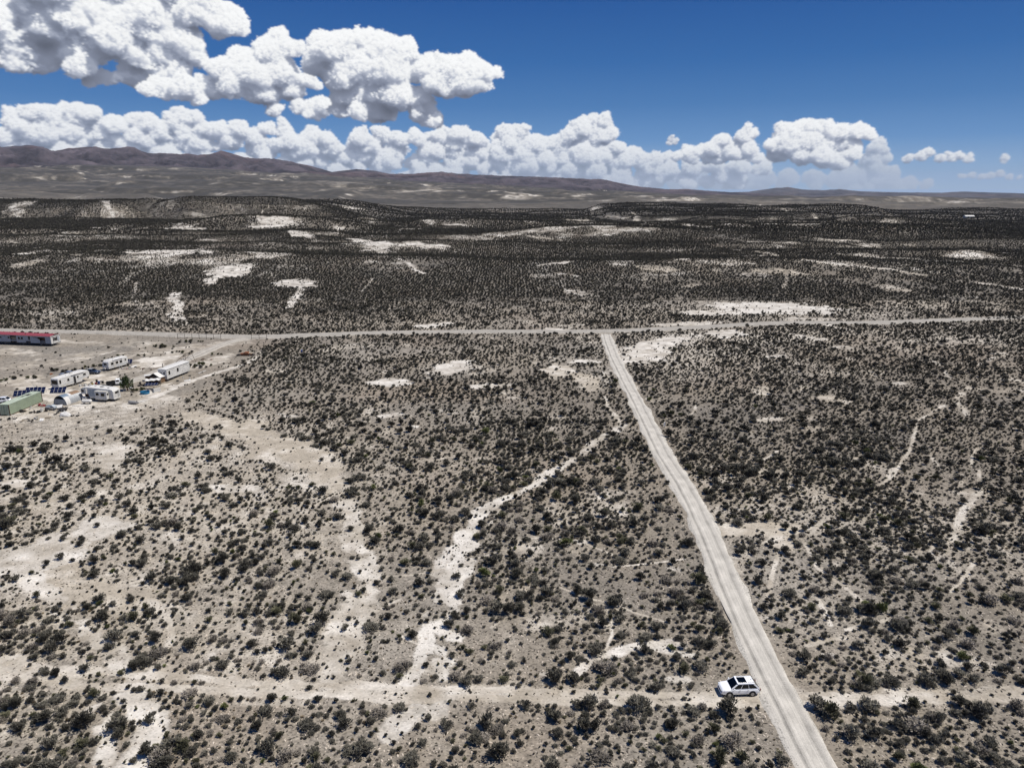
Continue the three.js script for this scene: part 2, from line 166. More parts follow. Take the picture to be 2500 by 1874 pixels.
// bare soil: patches [x, z, half-length, half-width, turn, strength, whiteness] and tracks, washes and trails [width, strength, whiteness, [x, z, ...]] in metres
const PATCHES = [
  [-78,-112,58,40,0.1,0.42,0.2],[-60,-75,45,16,0,0.34,0.2],[-95,-150,70,22,0.1,0.34,0.2],[-30,-128,40,18,0,0.22,0.1],[62,-105,22,16,0,0.25,0.3],[-73,-162.8,12.7,3.6,0.54,0.8,0.1],[-56.7,-151,18.3,4.8,0.69,0.9,0.1],[-43.6,-138.1,15.1,5.5,0.82,0.9,0.15],
  [-34.2,-124.8,7.9,2.7,0.85,0.8,0.2],[-49.4,-138,11,5.2,0.72,0.7,0.3],[-38.9,-124.4,7.5,3.6,0.53,0.5,0.5],[-82.5,-138.1,8.3,4.8,1.2,0.8,0.5],[-94.1,-140.7,5.3,3.1,-0.1,0.6,0.3],[-93.2,-123.5,4.2,2.1,0.33,0.8,0.5],[-79.8,-149.4,4.3,3.3,0.03,0.5,0.2],[-66.6,-105.9,5.2,4.4,0.65,0.95,0.8],
  [-71.1,-95.8,7.5,5.9,0.95,0.85,0.7],[-61.5,-88.1,10,4.2,0.55,0.7,0.2],[-54.7,-100.9,7.1,3.7,0.92,0.45,0.5],[-49.7,-120.5,7.7,3,0.31,0.7,0.7],[-53.9,-85.8,7.3,4.2,0.71,0.65,0.25],[-67.9,-85.1,6,2.8,0.73,0.5,0.4],[-57.6,-70.1,4.7,1.8,0.29,0.85,0.5],[-28.1,-64.7,9.1,0.8,0.05,0.4,0.3],
  [-57,-75.8,8.5,3.2,0.27,0.35,0.2],[-34.8,-74,6.9,3.5,0.15,0.25,0.2],[-50.3,-64.3,4.6,1.7,0.11,0.4,0.2],[-8.2,-93,2.5,1.5,1.45,0.6,0.9],[-9.7,-73.9,1.2,1,1.03,0.6,0.9],[-9.6,-69.8,2,1.5,0.15,0.35,0.5],[18.6,-68,1.3,0.7,-0.1,0.7,0.9],[3.7,-69.3,0.7,0.5,-0.06,0.6,0.8],
  [12.2,-93.3,1,0.7,-0.1,0.6,0.8],[23.6,-92.1,1.5,1.1,0.42,0.45,0.7],[2,-94.2,0.5,0.4,-0.03,0.5,0.8],[10.9,-100.6,1.2,1,-0.21,0.5,0.8],[5.6,-84.9,0.3,0.4,-0.08,0.9,1],[1.3,-87,1.1,0.8,-1.54,0.4,0],[40,-104.6,7.8,2.4,-0.04,1,0.2],[43.4,-100.7,4.4,3,-1.41,0.7,0.2],
  [52.8,-118.5,6.5,2.2,0.2,0.5,0.2],[41.8,-112.7,7.6,3.9,-0.12,0.4,0.4],[33.5,-95,8.2,1.9,-1.26,0.35,0.4],[44.6,-71.1,2.5,1.3,-0.22,0.45,0],[59.9,-78.1,2.5,1.3,-0.42,0.35,0.3],[55.5,-88.9,2.2,1.1,-0.82,0.35,0.5],[37.4,-72.3,1.2,0.7,-0.26,0.4,0.9],[71.8,-103.5,4.1,1.1,-0.97,0.4,0.5],
  [31.2,-65.5,2.1,1.4,-1.13,0.5,0.6],[58.9,-93.9,1.7,0.8,-0.9,0.3,0.5],[49.3,-240.5,25,8.8,-1.16,0.75,0.8],[57.1,-253.6,13.7,5.4,-1.08,0.8,1],[81.5,-268.6,9.3,6.6,-0.27,0.9,0.9],[113.5,-321.8,23,13.1,0.48,1,1],[72.3,-289.2,19.9,3.9,-0.12,0.85,0.7],[124.2,-295.3,17,4.3,0.01,0.6,0.6],
  [87.9,-230,4.2,2.4,-0.18,0.75,0.8],[73.5,-212.7,4.7,3,-0.3,0.4,0.3],[69.1,-187.1,4.8,3.7,-1.22,0.5,0.1],[83.9,-178.8,4.7,4,1.54,0.65,0.2],[108.9,-206.8,5.6,3.8,-1.08,0.45,0.1],[61.4,-161.7,4.5,1.9,-0.35,0.75,0.5],[69.1,-154.3,3.5,2.7,-0.94,0.45,0.1],[71.9,-162.5,3.2,2,-0.36,0.4,0.2],
  [53.2,-149.8,3.6,1.2,-0.54,0.35,0.3],[50.3,-129.9,3.9,2.7,-0.42,0.45,0.3],[109.9,-259.6,8.7,3.9,0.94,0.6,0.6],[115.3,-241.3,5.2,3.1,0.65,0.45,0.5],[23.4,-220.1,5.6,3.3,-0.14,0.85,0.9],[21.6,-195.5,10.6,4.6,1.52,0.7,0.1],[27.7,-200.4,12.8,2.6,-1.44,0.45,0.6],[38,-179.1,3.5,2.3,-1.22,0.4,0.3],
  [47.5,-200,4.4,3.3,-1.01,0.35,0.3],[109.6,-194.3,3.3,1.7,-0.2,0.45,0.6],[89.8,-204.9,4.3,2,-0.08,0.4,0.6],[170.7,-276.9,5.8,3,-0.42,0.5,0.8],[161.7,-231.5,4,2.1,-0.39,0.45,0.6],[41.3,-131.9,3,1,-0.49,0.4,0.4],[126.8,-281.5,12.1,3.4,1.09,0.5,0.6],[50.5,-121.9,7.1,2,0.22,0.45,0.2],
  [27.1,-154.4,1.9,1.1,-0.1,0.3,0.3],[87.5,-166.4,3.7,2.6,-1.29,0.25,0.2],[91,-314.5,17.1,7.7,-0.01,0.8,0.8],[122.4,-326,29.2,16,0.28,0.95,1],[111.8,-334.1,17.3,11.8,-0.13,0.9,1],[43.2,-233.3,18.4,7.2,-1.19,0.7,0.8],[64.8,-257.8,18,7.5,-1.07,0.5,0.7],[-34.2,-195.3,6.5,4.4,-0.18,0.95,0.9],
  [-19.1,-209.7,9.9,6.9,-0.73,0.75,0.8],[-8.3,-191,9,2.9,-0.28,0.6,0.7],[-15.1,-217.5,3.6,3.3,0.56,0.8,0.9],[15.1,-208,7.6,4.7,-1.43,0.9,0.4],[-31.6,-285.2,9.7,5.2,-0.59,0.85,0.8],[15.4,-277,9.9,3.6,-0.26,0.85,0.7],[-56.8,-242.8,12.9,2.1,0.01,0.4,0.4],[-28.4,-165.2,4.5,1.9,0.05,0.5,0.5],
  [-22.8,-156.7,1.3,1,0.27,0.7,0.9],[-8,-162.6,5.1,4,1.45,0.3,0.4],[-63.1,-198.5,5.9,2.6,0.48,0.35,0.4],[-55.2,-165.5,3.3,1.7,0.15,0.35,0.8],[-61.1,-165.6,4.3,1.5,0.37,0.5,0.5],[-45.3,-223.2,3.6,2.5,0.18,0.3,0.3],[4.3,-129.8,4.5,1.4,-0.84,0.3,0.5],[-14.5,-137.9,4.9,2,0.3,0.3,0.1],
  [-15.6,-168.3,4.6,2.1,0.03,0.35,0.5],[9.4,-135.8,3.9,0.8,-1.02,0.4,0.6],[-164.9,-232.9,13.8,5,0.33,0.4,0.35],[-149.5,-214.4,8.8,5.9,-0.87,0.42,0.3],[-141.3,-225.1,8.4,4.8,-1.17,0.42,0.3],[-158.9,-248.9,14.4,2.4,0.26,0.5,0.5],[-169.1,-239.2,20.3,5.2,0.3,-0.9,-1],[-143.1,-233.8,12.2,4.6,-1.26,-0.8,-1],
  [-148.6,-221.3,9.1,3.1,-0.79,-0.7,-1],[-132.5,-205.1,6.1,4.3,-0.25,-0.7,-1],[-111.8,-162.7,9.9,2.9,0.08,-0.8,-1],[-141.5,-197.7,6.9,4.8,-0.21,0.85,0.4],[-134.4,-191.2,7.8,4.1,0.66,0.6,0.3],[-121.5,-183.8,11.8,6.1,0.28,0.7,0.5],[-105.8,-174.9,7.6,3.2,-0.3,0.75,0.6],[-117.7,-166.8,10.4,4.4,0.17,0.7,0.4],
  [-108.4,-170.5,5.2,4.2,1.31,0.55,0.6],[-121.8,-200.2,8.2,4.6,0.72,0.7,0.3],[-113,-219.9,11.7,5.5,-1.55,0.7,0.6],[-132.3,-246.4,9.9,6,0.63,0.35,0.2],[-112.4,-237,11.5,9.9,-0.63,0.4,0.3],[-102,-245.8,11.3,6.9,-1.09,0.4,0.3],[-95.6,-220.4,13.1,4.9,-1.36,0.55,0.5],[-94.1,-174.6,8.8,6.2,-0.91,0.55,0.5],
  [-96.4,-187.3,7.3,4.1,-1.42,0.6,0.5],[-159.7,-225,7.5,4.9,1.36,-0.3,-1],[-132.4,-239.2,13,3.9,1.55,-0.5,-1],[-89.2,-189.5,8.6,3.1,-1.41,-0.45,-1],[-117.1,-247.5,9.5,4.9,0.15,-0.3,-1],[-181.5,-456.6,25,15.9,1.52,1,1],[-180.3,-430.4,26.5,4.7,1.34,0.9,0.9],[-125.1,-412.3,21.9,13.3,1.11,0.95,1],
  [-256.9,-548.1,50.5,32.6,0.98,0.95,0.9],[-238.9,-560.8,65,13.5,1.13,0.9,1],[-269.8,-524.6,23.3,11.3,0.91,0.8,0.6],[-213.8,-742.7,65.3,14.7,1.04,0.95,1],[-134.5,-679,97.3,19.2,1.24,0.95,1],[-109.9,-605.2,68.6,4,1.36,0.9,1],[-72.6,-625.1,31.6,10.3,0.4,0.9,0.9],[-393.7,-858.4,53.2,30.7,0.95,0.9,0.9],
  [-512.1,-937,57.6,26.8,0.75,0.8,0.6],[-295.6,-899.6,36.5,20.6,0.39,0.85,0.9],[-303,-882.9,19.6,8.5,-0.01,0.9,1],[-724.8,-1321.6,115.9,7.3,0.85,0.75,1],[-931.1,-1401.2,93,27.9,1.32,0.7,0.9],[-385.3,-1351.9,66.4,13.4,-0.95,0.5,0.5],[-239.7,-1219.3,165.2,49.8,-1.47,0.4,0.5],[-138,-979.8,83.6,29.9,-1.55,0.5,0.6],
  [-322.5,-475,19.1,10.2,-1.32,0.7,0.3],[-318.1,-508.3,25,11.4,0.6,0.5,0.3],[-477,-690.9,21.2,12.2,0.71,0.5,0.3],[-152.1,-485.1,40.8,7.9,0.96,0.4,0.7],[-107.9,-472.4,29.4,11.3,0.81,0.25,0.6],[-204.8,-311.9,15.4,7.6,0.21,0.4,0.5],[-43,-760.6,26.1,12.8,0.18,0.5,0.7],[-85,-1079.7,30.5,22.3,0.02,0.7,0.8],
  [-147.2,-369.7,26.2,11.7,1.11,0.2,0.5],[-567.9,-1315.8,43.9,4.9,-0.03,0.5,0.5],[-303.2,-453.1,19.8,10,-0.39,0.35,0.3],[-250.2,-460.9,17.5,11.5,0.44,0.3,0.4],[24.2,-413.6,16.3,12.1,-1.57,0.45,0.7],[35.5,-375.7,17.4,7.4,1.13,0.6,0.8],[31,-480.7,19.3,5.3,-0.61,0.9,0.8],[16.9,-434.5,8.5,7.4,0.36,0.5,0.7],
  [90.1,-449.9,19.8,9.2,0.6,0.65,0],[119.8,-435.8,13.2,9,-0.27,0.4,0],[163.3,-439.3,19.1,8.3,0.14,0.65,0],[99.8,-398.8,10.4,3.8,-0.8,0.6,0.2],[208.6,-391.1,17,8.4,-1.48,0.6,0],[197.8,-339.7,24.5,13.7,-0.5,0.35,0.1],[170.1,-529.1,46.5,20.3,-1.32,0.7,0.6],[112.7,-479.5,9.5,6,-1.32,0.7,0.5],
  [85.4,-667.1,18.4,8.3,-1.38,0.5,0.6],[124.6,-1354.1,218.8,46.2,-1.48,0.85,0.2],[243.7,-1371.5,295.2,6.8,-1.5,0.7,0.5],[215.7,-827.2,36.3,17.9,1.35,0.7,0.7],[304.5,-1413.2,13.2,3.8,0.31,0.6,0.3],[330,-722.1,29.1,10.7,0.04,0.75,0.3],[256.4,-679.3,18.5,5.8,-0.17,0.6,0.4],[228.5,-680.6,17.2,7.2,-0.31,0.6,0.5],
  [387,-711.1,20.1,3.1,-0.16,0.5,0.3],[96.7,-739.4,7,4.5,0.05,0.8,0.7],[24.2,-761.1,157.5,0.7,1.42,0.6,0.6],[12.2,-633,19.5,7.7,1.05,0.4,0.7],[297.2,-733,12.7,4.7,-0.52,0.6,0.5],[380.7,-1414.2,41.1,25.5,-1.11,0.6,0.4],[498.1,-1751.3,66.7,31.9,-0.94,0.5,0.4],[141.1,-402.3,8.2,4.7,-0.21,0.3,0.2],
  [227.7,-357.7,20.8,11.7,1.45,0.35,0.3],[135.6,-331.4,14.4,8.6,-0.16,0.3,0.3],[32.7,-439.9,14.3,2.9,0.75,0.6,0.9],[57.2,-365.7,6.5,4.7,-1.32,0.3,0.4],[211.4,-340.2,10.2,5.6,-0.38,0.3,0.3],
];
const PATHS = [
  [4.2,0.8,0.6,[-28.6,-114,-25.9,-103.6,-23,-96.2,-20.4,-88.4,-20,-80.6,-20.2,-74.7,-20.8,-70.4,-20.9,-67.6]],[3,0.85,0.6,[-72.7,-94.1,-68.7,-90.2,-61,-84.2,-55.4,-79.4,-52.1,-76.3,-48.3,-73.4,-45,-70.4]],[1.1,0.7,0.4,[-53,-90.8,-48.5,-84.2,-44.3,-80.3,-42,-76.6,-41.1,-72.1]],[1.5,0.9,0.4,[-63.1,-71.7,-59.5,-71.2,-52.6,-69.8,-42.9,-69.1,-35.9,-68.5,-27.3,-67.5,-20.4,-67.3,-10.5,-66.7,-0.3,-66.2,9.8,-65.7,19.8,-65.5,27.7,-65.2]],[1.5,0.9,0.4,[-61.5,-69.6,-58,-69.1,-49.5,-67.5,-41.9,-67.1,-35.2,-66.7,-24.3,-66,-15.4,-65.5,-5.3,-65.1,4.7,-64.7,14.6,-64.4,27.3,-64.2]],[3.6,0.32,0.2,[-62.1,-70.4,-42.4,-68,-20.7,-66.6,-0.3,-65.7,27.5,-64.7]],[4,0.85,0.7,[-40.7,-65.7,-40,-64.3,-37.8,-62.1,-36.9,-60,-36.6,-57.6,-36.1,-55.2]],[2.6,0.8,0.7,[-44.3,-63.2,-42.1,-61.2,-40.5,-59.2,-39,-56.6]],
  [2.2,0.85,0.7,[26.5,-158.6,23.5,-152.9,18.7,-147.3,13.7,-137.5,7.6,-128.8,3.8,-122.1,-1.3,-116.9]],[3.2,0.9,0.8,[-1.3,-116.9,-4.4,-110.4,-6.4,-103.6,-8.2,-98.3]],[0.8,0.5,0.5,[-1.3,-116.9,-2.8,-108.6,-4.8,-102.1]],[3.4,0.95,0.9,[-7.7,-102.6,-7.7,-95.5,-8.5,-91.7,-9.2,-88.1]],[2.4,0.9,0.9,[-9.2,-88.1,-9.4,-85.1,-9.5,-82.6,-10.5,-80.6,-10.4,-76.8,-10.7,-74.7,-11.1,-71.9,-11.2,-69.3,-11.2,-67.7]],[2.2,0.9,0.9,[-6.1,-99.7,-6.2,-96.9,-6.6,-92.1,-7.7,-89.3,-7.8,-85.5,-8.3,-82,-9.8,-79.3,-8.6,-77.4,-6.9,-75.9]],[2,0.8,0.9,[-10.7,-74.7,-9.2,-73.6,-7.5,-73.3,-7.7,-71.6]],[1.8,0.7,0.8,[-9.1,-71.4,-8.1,-69.8,-7.5,-68.5]],
  [2.4,0.6,0.8,[-9.2,-97.8,-10.6,-91.3]],[1.7,0.8,0.7,[7.6,-69.4,8.8,-71.4,10.7,-72.2,12.8,-72.7,14.8,-73.9,17,-74.4,19.6,-75.1,20.6,-74.4]],[1.3,0.6,0.8,[17.2,-73.6,19.5,-72.7,21.5,-72.5]],[0.45,0.75,0.4,[-18.2,-90.1,-14.1,-90.7,-10.4,-92.1,-2.4,-97.1]],[0.45,0.75,0.4,[-17.5,-81.6,-16.3,-83.3,-15,-84.4]],[0.45,0.75,0.4,[14.7,-92.9,19.1,-93.6,25.6,-95.1]],[0.45,0.75,0.4,[11.7,-99.7,13.4,-98,15,-96.4]],[0.45,0.75,0.4,[12.8,-80.6,12.2,-76.2,11.1,-73.3]],
  [0.45,0.75,0.4,[-14,-76.5,-11.4,-74.7]],[0.45,0.75,0.4,[-2.6,-78,-1.7,-79.3,-0.7,-80.3]],[0.45,0.75,0.4,[0.7,-100.6,4.5,-102.1,10,-100.6]],[0.45,0.75,0.4,[6.8,-87.3,9.6,-84.8,12.9,-83.7,16,-81.3,19.4,-79.3]],[2.6,0.85,0.9,[-10,-63.2,-11,-62,-12.1,-60.8]],[2,0.7,0.8,[-6.5,-64.9,-7.6,-63.3,-8.3,-62.8]],[1.6,0.6,0.7,[-6.6,-65.6,-1.1,-65.3,5.3,-64.9]],[0.7,0.75,0.4,[42.3,-100,39.8,-95.9,38.3,-93,34.4,-84.6]],
  [0.7,0.75,0.4,[45.6,-101.1,45.3,-98.4,44.4,-92.5,45.9,-88.4,46.7,-84.6,47.8,-81.5]],[0.7,0.75,0.4,[65,-99,62.5,-95.9,60.9,-94.9]],[0.7,0.75,0.4,[67.7,-93.9,63.4,-89.3,60,-86.3]],[0.7,0.75,0.4,[41.1,-84.6,40.7,-81.5,40.1,-78.6]],[0.7,0.75,0.4,[35.4,-74.2,38.3,-75.5,40.9,-75.8]],[0.7,0.75,0.4,[39,-100,42.8,-102,47.1,-104.2,52.8,-108.1]],[0.7,0.75,0.4,[41.7,-77.5,45.3,-78.9,49.3,-80.2]],[1.6,0.7,0.5,[85,-119.6,78.6,-113.2,73.7,-107.5,69.6,-101.1]],
  [1.6,0.9,0.5,[29.7,-64.5,31.3,-64.4,35.7,-64.3,41.4,-64.9,46.9,-65.2,55.5,-65.5,59.8,-65.7]],[1.4,0.6,0.4,[30.9,-65.6,36.2,-65.3,43.7,-65.9,56.1,-66.4,60.5,-66.5]],[0.8,0.75,0.4,[47.1,-173.5,45,-168.3,43,-164.2]],[0.8,0.75,0.4,[110.2,-172.8,103.3,-167,96,-160.1,90.8,-151.5,83.9,-141.1,77.9,-133,72.6,-126.7,67.8,-121.9]],[0.8,0.75,0.4,[99,-142.3,95.2,-137.6,91.9,-133]],[0.8,0.75,0.4,[86.7,-127.7,82.3,-121]],[0.8,0.75,0.4,[91.3,-129.8,85.9,-121]],[0.8,0.75,0.4,[76.1,-131.9,71.8,-126.7]],
  [0.8,0.75,0.4,[55.7,-140.5,52.8,-136.9,50.9,-135.2]],[1.6,0.6,0.5,[121.3,-184.1,113.9,-174.6,111.8,-167.7,111,-164.5]],[1.4,0.5,0.5,[134.8,-221.2,132.1,-211.1,126.6,-199.1]],[1.2,0.5,0.5,[88.2,-142.4,85.9,-136.4,84,-130.9]],[1.4,0.5,0.5,[144.9,-214.6,155.5,-224.1,164.8,-230]],[1.2,0.8,0.6,[25.9,-158.8,24.8,-154.4,21.4,-150.2,18.3,-146.8,15.7,-142.3]],[1.3,0.7,0.5,[24.6,-180.9,24.5,-171.7,25.1,-163.4,25.8,-158]],[2.2,0.8,0.8,[-99.3,-175.8,-95,-180.4,-94.3,-185.5,-93.2,-192,-91.3,-199.2,-89.1,-204.5,-85.3,-211.8,-83.7,-220.3,-83,-228.6]],
  [1.4,0.6,0.7,[-94.3,-185.5,-92.5,-196.1,-89.9,-200]],[2,0.5,0.3,[-139.7,-213.6,-138.1,-217.8,-135.9,-225.1,-134.1,-233.8]],[5,0.9,0.9,[-115.8,-390.6,-110.2,-367.2,-108,-348.9,-102.7,-326.7]],[5,0.9,0.9,[-177.5,-375.4,-170,-353.6,-156.8,-334.2,-149.1,-312.2,-134.6,-286.7]],[3,0.8,0.8,[-217.8,-414.3,-201.1,-377,-181.3,-340.5]],[4,0.9,1,[-78.3,-500,-67,-479,-62.9,-462.1,-52.3,-445.3]],[2,0.7,0.6,[-84.4,-432.8,-81.8,-388.9,-78.4,-366.8]],[3,0.8,0.4,[-385.5,-538.2,-419.2,-642.9,-425.9,-717.6,-476.6,-889.9,-445.1,-888.4]],
  [3,0.8,0.4,[-326.7,-910,-459.5,-1348.8]],[3,0.8,0.4,[-316.4,-909.7,-450,-1354.9]],[3,0.5,0.4,[-592.1,-1343.1,-514.4,-1332.7]],[1.5,0.5,0.5,[-22.3,-350.5,-14.6,-360.3,0,-371.3]],[4,0.5,0.6,[-221.3,-400.6,-235.2,-446.6,-230.2,-468.8]],[6,0.85,0.35,[0,-758.3,25.7,-730.5,48,-715.3]],[6,0.85,0.35,[68.8,-693.9,98.4,-654]],[7,0.9,0.35,[193.2,-627.5,200.5,-557.5,193.2,-480.2,207.2,-465.8,223.2,-461.1,238.9,-456.6,254.1,-441]],
  [7,0.9,0.4,[267,-422.2,276.2,-413,281.4,-390.9]],[9,0.9,0.4,[901.2,-2670.1,664.9,-1782.4,617.2,-1500.1,610.8,-1293]],[3,0.5,0.1,[80.2,-431,74.7,-403.6]],[3,0.6,0.1,[169.6,-442.8,161,-417.1,147.8,-388.2]],
];
const MAIN_LINE = [[28.6,-8],[28.8,-30],[29,-52],[29.2,-65],[29.8,-85],[31.2,-104],[31.7,-122],[31.4,-142],[32.1,-165],[32.6,-190],[33.1,-215],[34.1,-240],[36,-268]];
const CROSS_LINE = [[-224.9,-277.8],[-198.5,-271.5],[-169.4,-268],[-140.7,-263.9],[-118.1,-260],[-96.9,-258.5],[-70.7,-262.9],[-19,-271.2],[35.1,-273.5],[73,-280.7],[112.4,-287.1],[150.2,-287.1],[194.6,-297.4],[221.2,-304],[247.8,-308],[279.7,-314.6]];
const DRIVE_LINE = [[-95.8,-257.7],[-100.4,-249.7],[-103,-235.7],[-104.1,-222.2],[-105.5,-211],[-107.4,-200.5],[-109.9,-195.1],[-112.4,-192.2],[-115.5,-188.6]];
// mountain skylines: [azimuth, elevation] in degrees
const CREST = [[-38.45,2.3],[-36.45,2.48],[-34.36,2.6],[-33.04,2.79],[-32.06,2.67],[-31.65,2.37],[-30.59,2.61],[-29.52,2.74],[-28.21,2.67],[-26.72,2.76],[-26,2.45],[-24.47,2.4],[-22.63,2.35],[-21.25,2.65],[-19.64,2.2],[-18.24,2.14],[-16.82,2.04],[-15.1,1.68],[-13.65,1.25],[-11.83,1.49],[-10.32,1.32],[-9.41,1.12],[-7.86,1.15],[-5.36,1.28],[-3.16,1.13],[-0.95,1.04],[1.58,0.98],[4.74,0.8],[6.94,0.73],[9.76,0.22],[11.92,0],[13.43,0],[15.83,-0.17],[19.88,-0.34]];
const CREST_FAR = [[14.06,-0.41],[15.83,-0.23],[17.87,-0.17],[19,0],[19.7,0.09],[20.53,0.15],[21.52,0],[22.89,-0.05],[23.95,0],[25.28,-0.14],[27.84,-0.19],[30.27,-0.21],[31.44,-0.13],[33.04,-0.2],[34.81,-0.25],[37.91,-0.26]];
// ---------- names and small builders ----------
const taken = {};
function numbered(n) { const k = taken[n] = (taken[n] ?? -1) + 1; return k ? n + '_' + String(k).padStart(3, '0') : n; }
function put(o, kind) { o.traverse((c) => { if (c.isMesh) { c.castShadow = c.receiveShadow = true; } }); if (kind) o.userData.kind = kind; scene.add(o); return o; }
let seed = 20240611; const rnd = () => { seed = (Math.imul(seed, 1664525) + 1013904223) >>> 0; return seed / 4294967296; };
const rr = (a, b) => a + (b - a) * rnd();
// ---------- bare soil: where it is, and how white ----------
const CELL = 32, soilCells = new Map();
function intoCells(x0, x1, z0, z1, item) { for (let j = Math.floor(z0 / CELL); j <= Math.floor(z1 / CELL); j++) for (let i = Math.floor(x0 / CELL); i <= Math.floor(x1 / CELL); i++) { const k = i * 4096 + j; let a = soilCells.get(k); if (!a) soilCells.set(k, a = []); a.push(item); } }
for (const [x, z, a, b, t, s, w] of PATCHES) { const r = Math.max(a, b) * 1.35 + 3; const ex = 1.35 * Math.hypot(a * Math.cos(t), b * Math.sin(t)) + 4, ez = 1.35 * Math.hypot(a * Math.sin(t), b * Math.cos(t)) + 4; intoCells(x - ex, x + ex, z - ez, z + ez, { x, z, a, b, c: Math.cos(t), q: Math.sin(t), s, w }); }
for (const [w, s, t, p] of PATHS) for (let k = 0; k + 3 < p.length; k += 2) { const [x0, z0, x1, z1] = p.slice(k, k + 4), m = w * 1.6 + 2; intoCells(Math.min(x0, x1) - m, Math.max(x0, x1) + m, Math.min(z0, z1) - m, Math.max(z0, z1) + m, { x0, z0, dx: x1 - x0, dz: z1 - z0, l: (x1 - x0) ** 2 + (z1 - z0) ** 2 + 1e-6, r: w / 2, s, w: t }); }
const soil = { p: 0, w: 0, g: 0 };
function soilAt(x, z) {
  const d = Math.hypot(x, z), list = soilCells.get(Math.floor(x / CELL) * 4096 + Math.floor(z / CELL));
  soil.p = 0; soil.w = 0.4; soil.g = 0; soil.wash = 0;
  const big = smooth(d, 350, 900), n1 = fbm(x / mix(6, 22, big), z / mix(6, 22, big), 61, 3), n2 = fbm(x / mix(6, 22, big) + 40, z / mix(6, 22, big), 67, 3), n3 = fbm(x / mix(3.1, 16, big) + 13, z / mix(3.1, 16, big), 69, 4);
  if (list) for (const f of list) {
    let v;
    if (f.a) { const amp = Math.min(7, 0.55 * f.b + 0.6) * (1 + big), X = x + n1 * amp - f.x, Z = z + n2 * amp - f.z, u = (X * f.c + Z * f.q) / f.a, w = (Z * f.c - X * f.q) / f.b; v = 1 - smooth(Math.sqrt(u * u + w * w) + 0.42 * n3, mix(0.62, 0.35, big), mix(1.22, 1.3, big)); }
    else { const amp = Math.min(2.2, f.r * 0.75), X = x + n1 * amp, Z = z + n2 * amp, t = clamp(((X - f.x0) * f.dx + (Z - f.z0) * f.dz) / f.l, 0, 1), e = Math.hypot(X - f.x0 - t * f.dx, Z - f.z0 - t * f.dz) / f.r; v = 1 - smooth(e + (f.r > 0.6 ? 0.7 : 0.25) * n3, 0.6, 1.3); if (f.r > 0.9) v *= smooth(n1 + 0.8 * n3, -0.62, -0.25); }
    if (v <= 0) continue;
    if (f.s < 0) { soil.g = Math.max(soil.g, -f.s * v); continue; }
    if (f.s * v > soil.p) { soil.p = f.s * v; soil.w = f.w; soil.wash = f.a ? 0 : f.r > 0.9 ? 1 : 0; }
  }
  // scattered small bare spots
  if (d > 380) { // scarps and hilltops are bare in patches
    const me = mesa(x, z), be = bench(x, z, d), sc = Math.max(4 * me * (1 - me), 4 * be * (1 - be) * smooth(d, 380, 800));
    let hill = 0; for (const [cx, cz, sx, sz, hh] of HILLS) { const u = (x - cx) / sx, v = (z - cz - sz * 0.35) / sz, q = u * u + v * v; if (q < 4) hill = Math.max(hill, Math.exp(-q) * 0.8); }
    const rag = fbm(x / mix(24, 130, smooth(d, 700, 3500)), z / mix(18, 70, smooth(d, 700, 3500)), 149, 5), v = Math.max(sc * 0.72, hill) * clamp(0.42 + 1.25 * rag, 0, 1), streak = d > 3000 ? smooth(fbm(x / 330, z / 800, 151, 4), 0.18, 0.5) * 0.5 * smooth(d, 3000, 5000) : 0;
    if (streak > soil.p) { soil.p = streak; soil.w = 0.3; }
    if (v > soil.p) { soil.p = v; soil.w = 0.25 + 0.6 * smooth(rag, 0.1, 0.5); soil.wash = 1; }
  }
  const m = fbm(x / mix(9, 45, big) + 7, z / mix(9, 34, big), 71, 3), nat = smooth(m, 0.24, 0.6) * mix(0.42, 0.5, big) * (1 - 0.55 * smooth(d, 330, 500));
  if (nat > soil.p) { soil.p = nat; soil.w = 0.3; }
  return soil;
}
const TAUPE = [0.222, 0.191, 0.150], GRAVEL = [0.162, 0.145, 0.121], SAND = [0.395, 0.347, 0.276], WHITE = [0.550, 0.518, 0.465], RED = [0.222, 0.168, 0.122];
// broad areas of paler soil: x, z, half-width, half-depth, share
const LIGHT = [[-85, -115, 62, 38, 0.52], [-55, -72, 52, 16, 0.40], [-110, -165, 75, 28, 0.36], [-165, -225, 70, 40, 0.14], [-118, -185, 34, 22, 0.25], [60, -110, 20, 14, 0.4], [60, -232, 28, 26, 0.65], [95, -262, 48, 14, 0.75], [150, -255, 60, 14, 0.45], [-20, -225, 60, 18, 0.25], [40, -75, 10, 30, 0.3], [-20, -62, 50, 9, 0.25], [110, -318, 80, 22, 0.5], [-40, -290, 60, 12, 0.3]];
function lightAt(x, z) { let l = 0; for (const [a, b, c, d, s] of LIGHT) { const u = (x - a) / c, v = (z - b) / d, q = u * u + v * v; if (q < 5) l = Math.max(l, s * Math.exp(-q * 0.8)); } return l; }
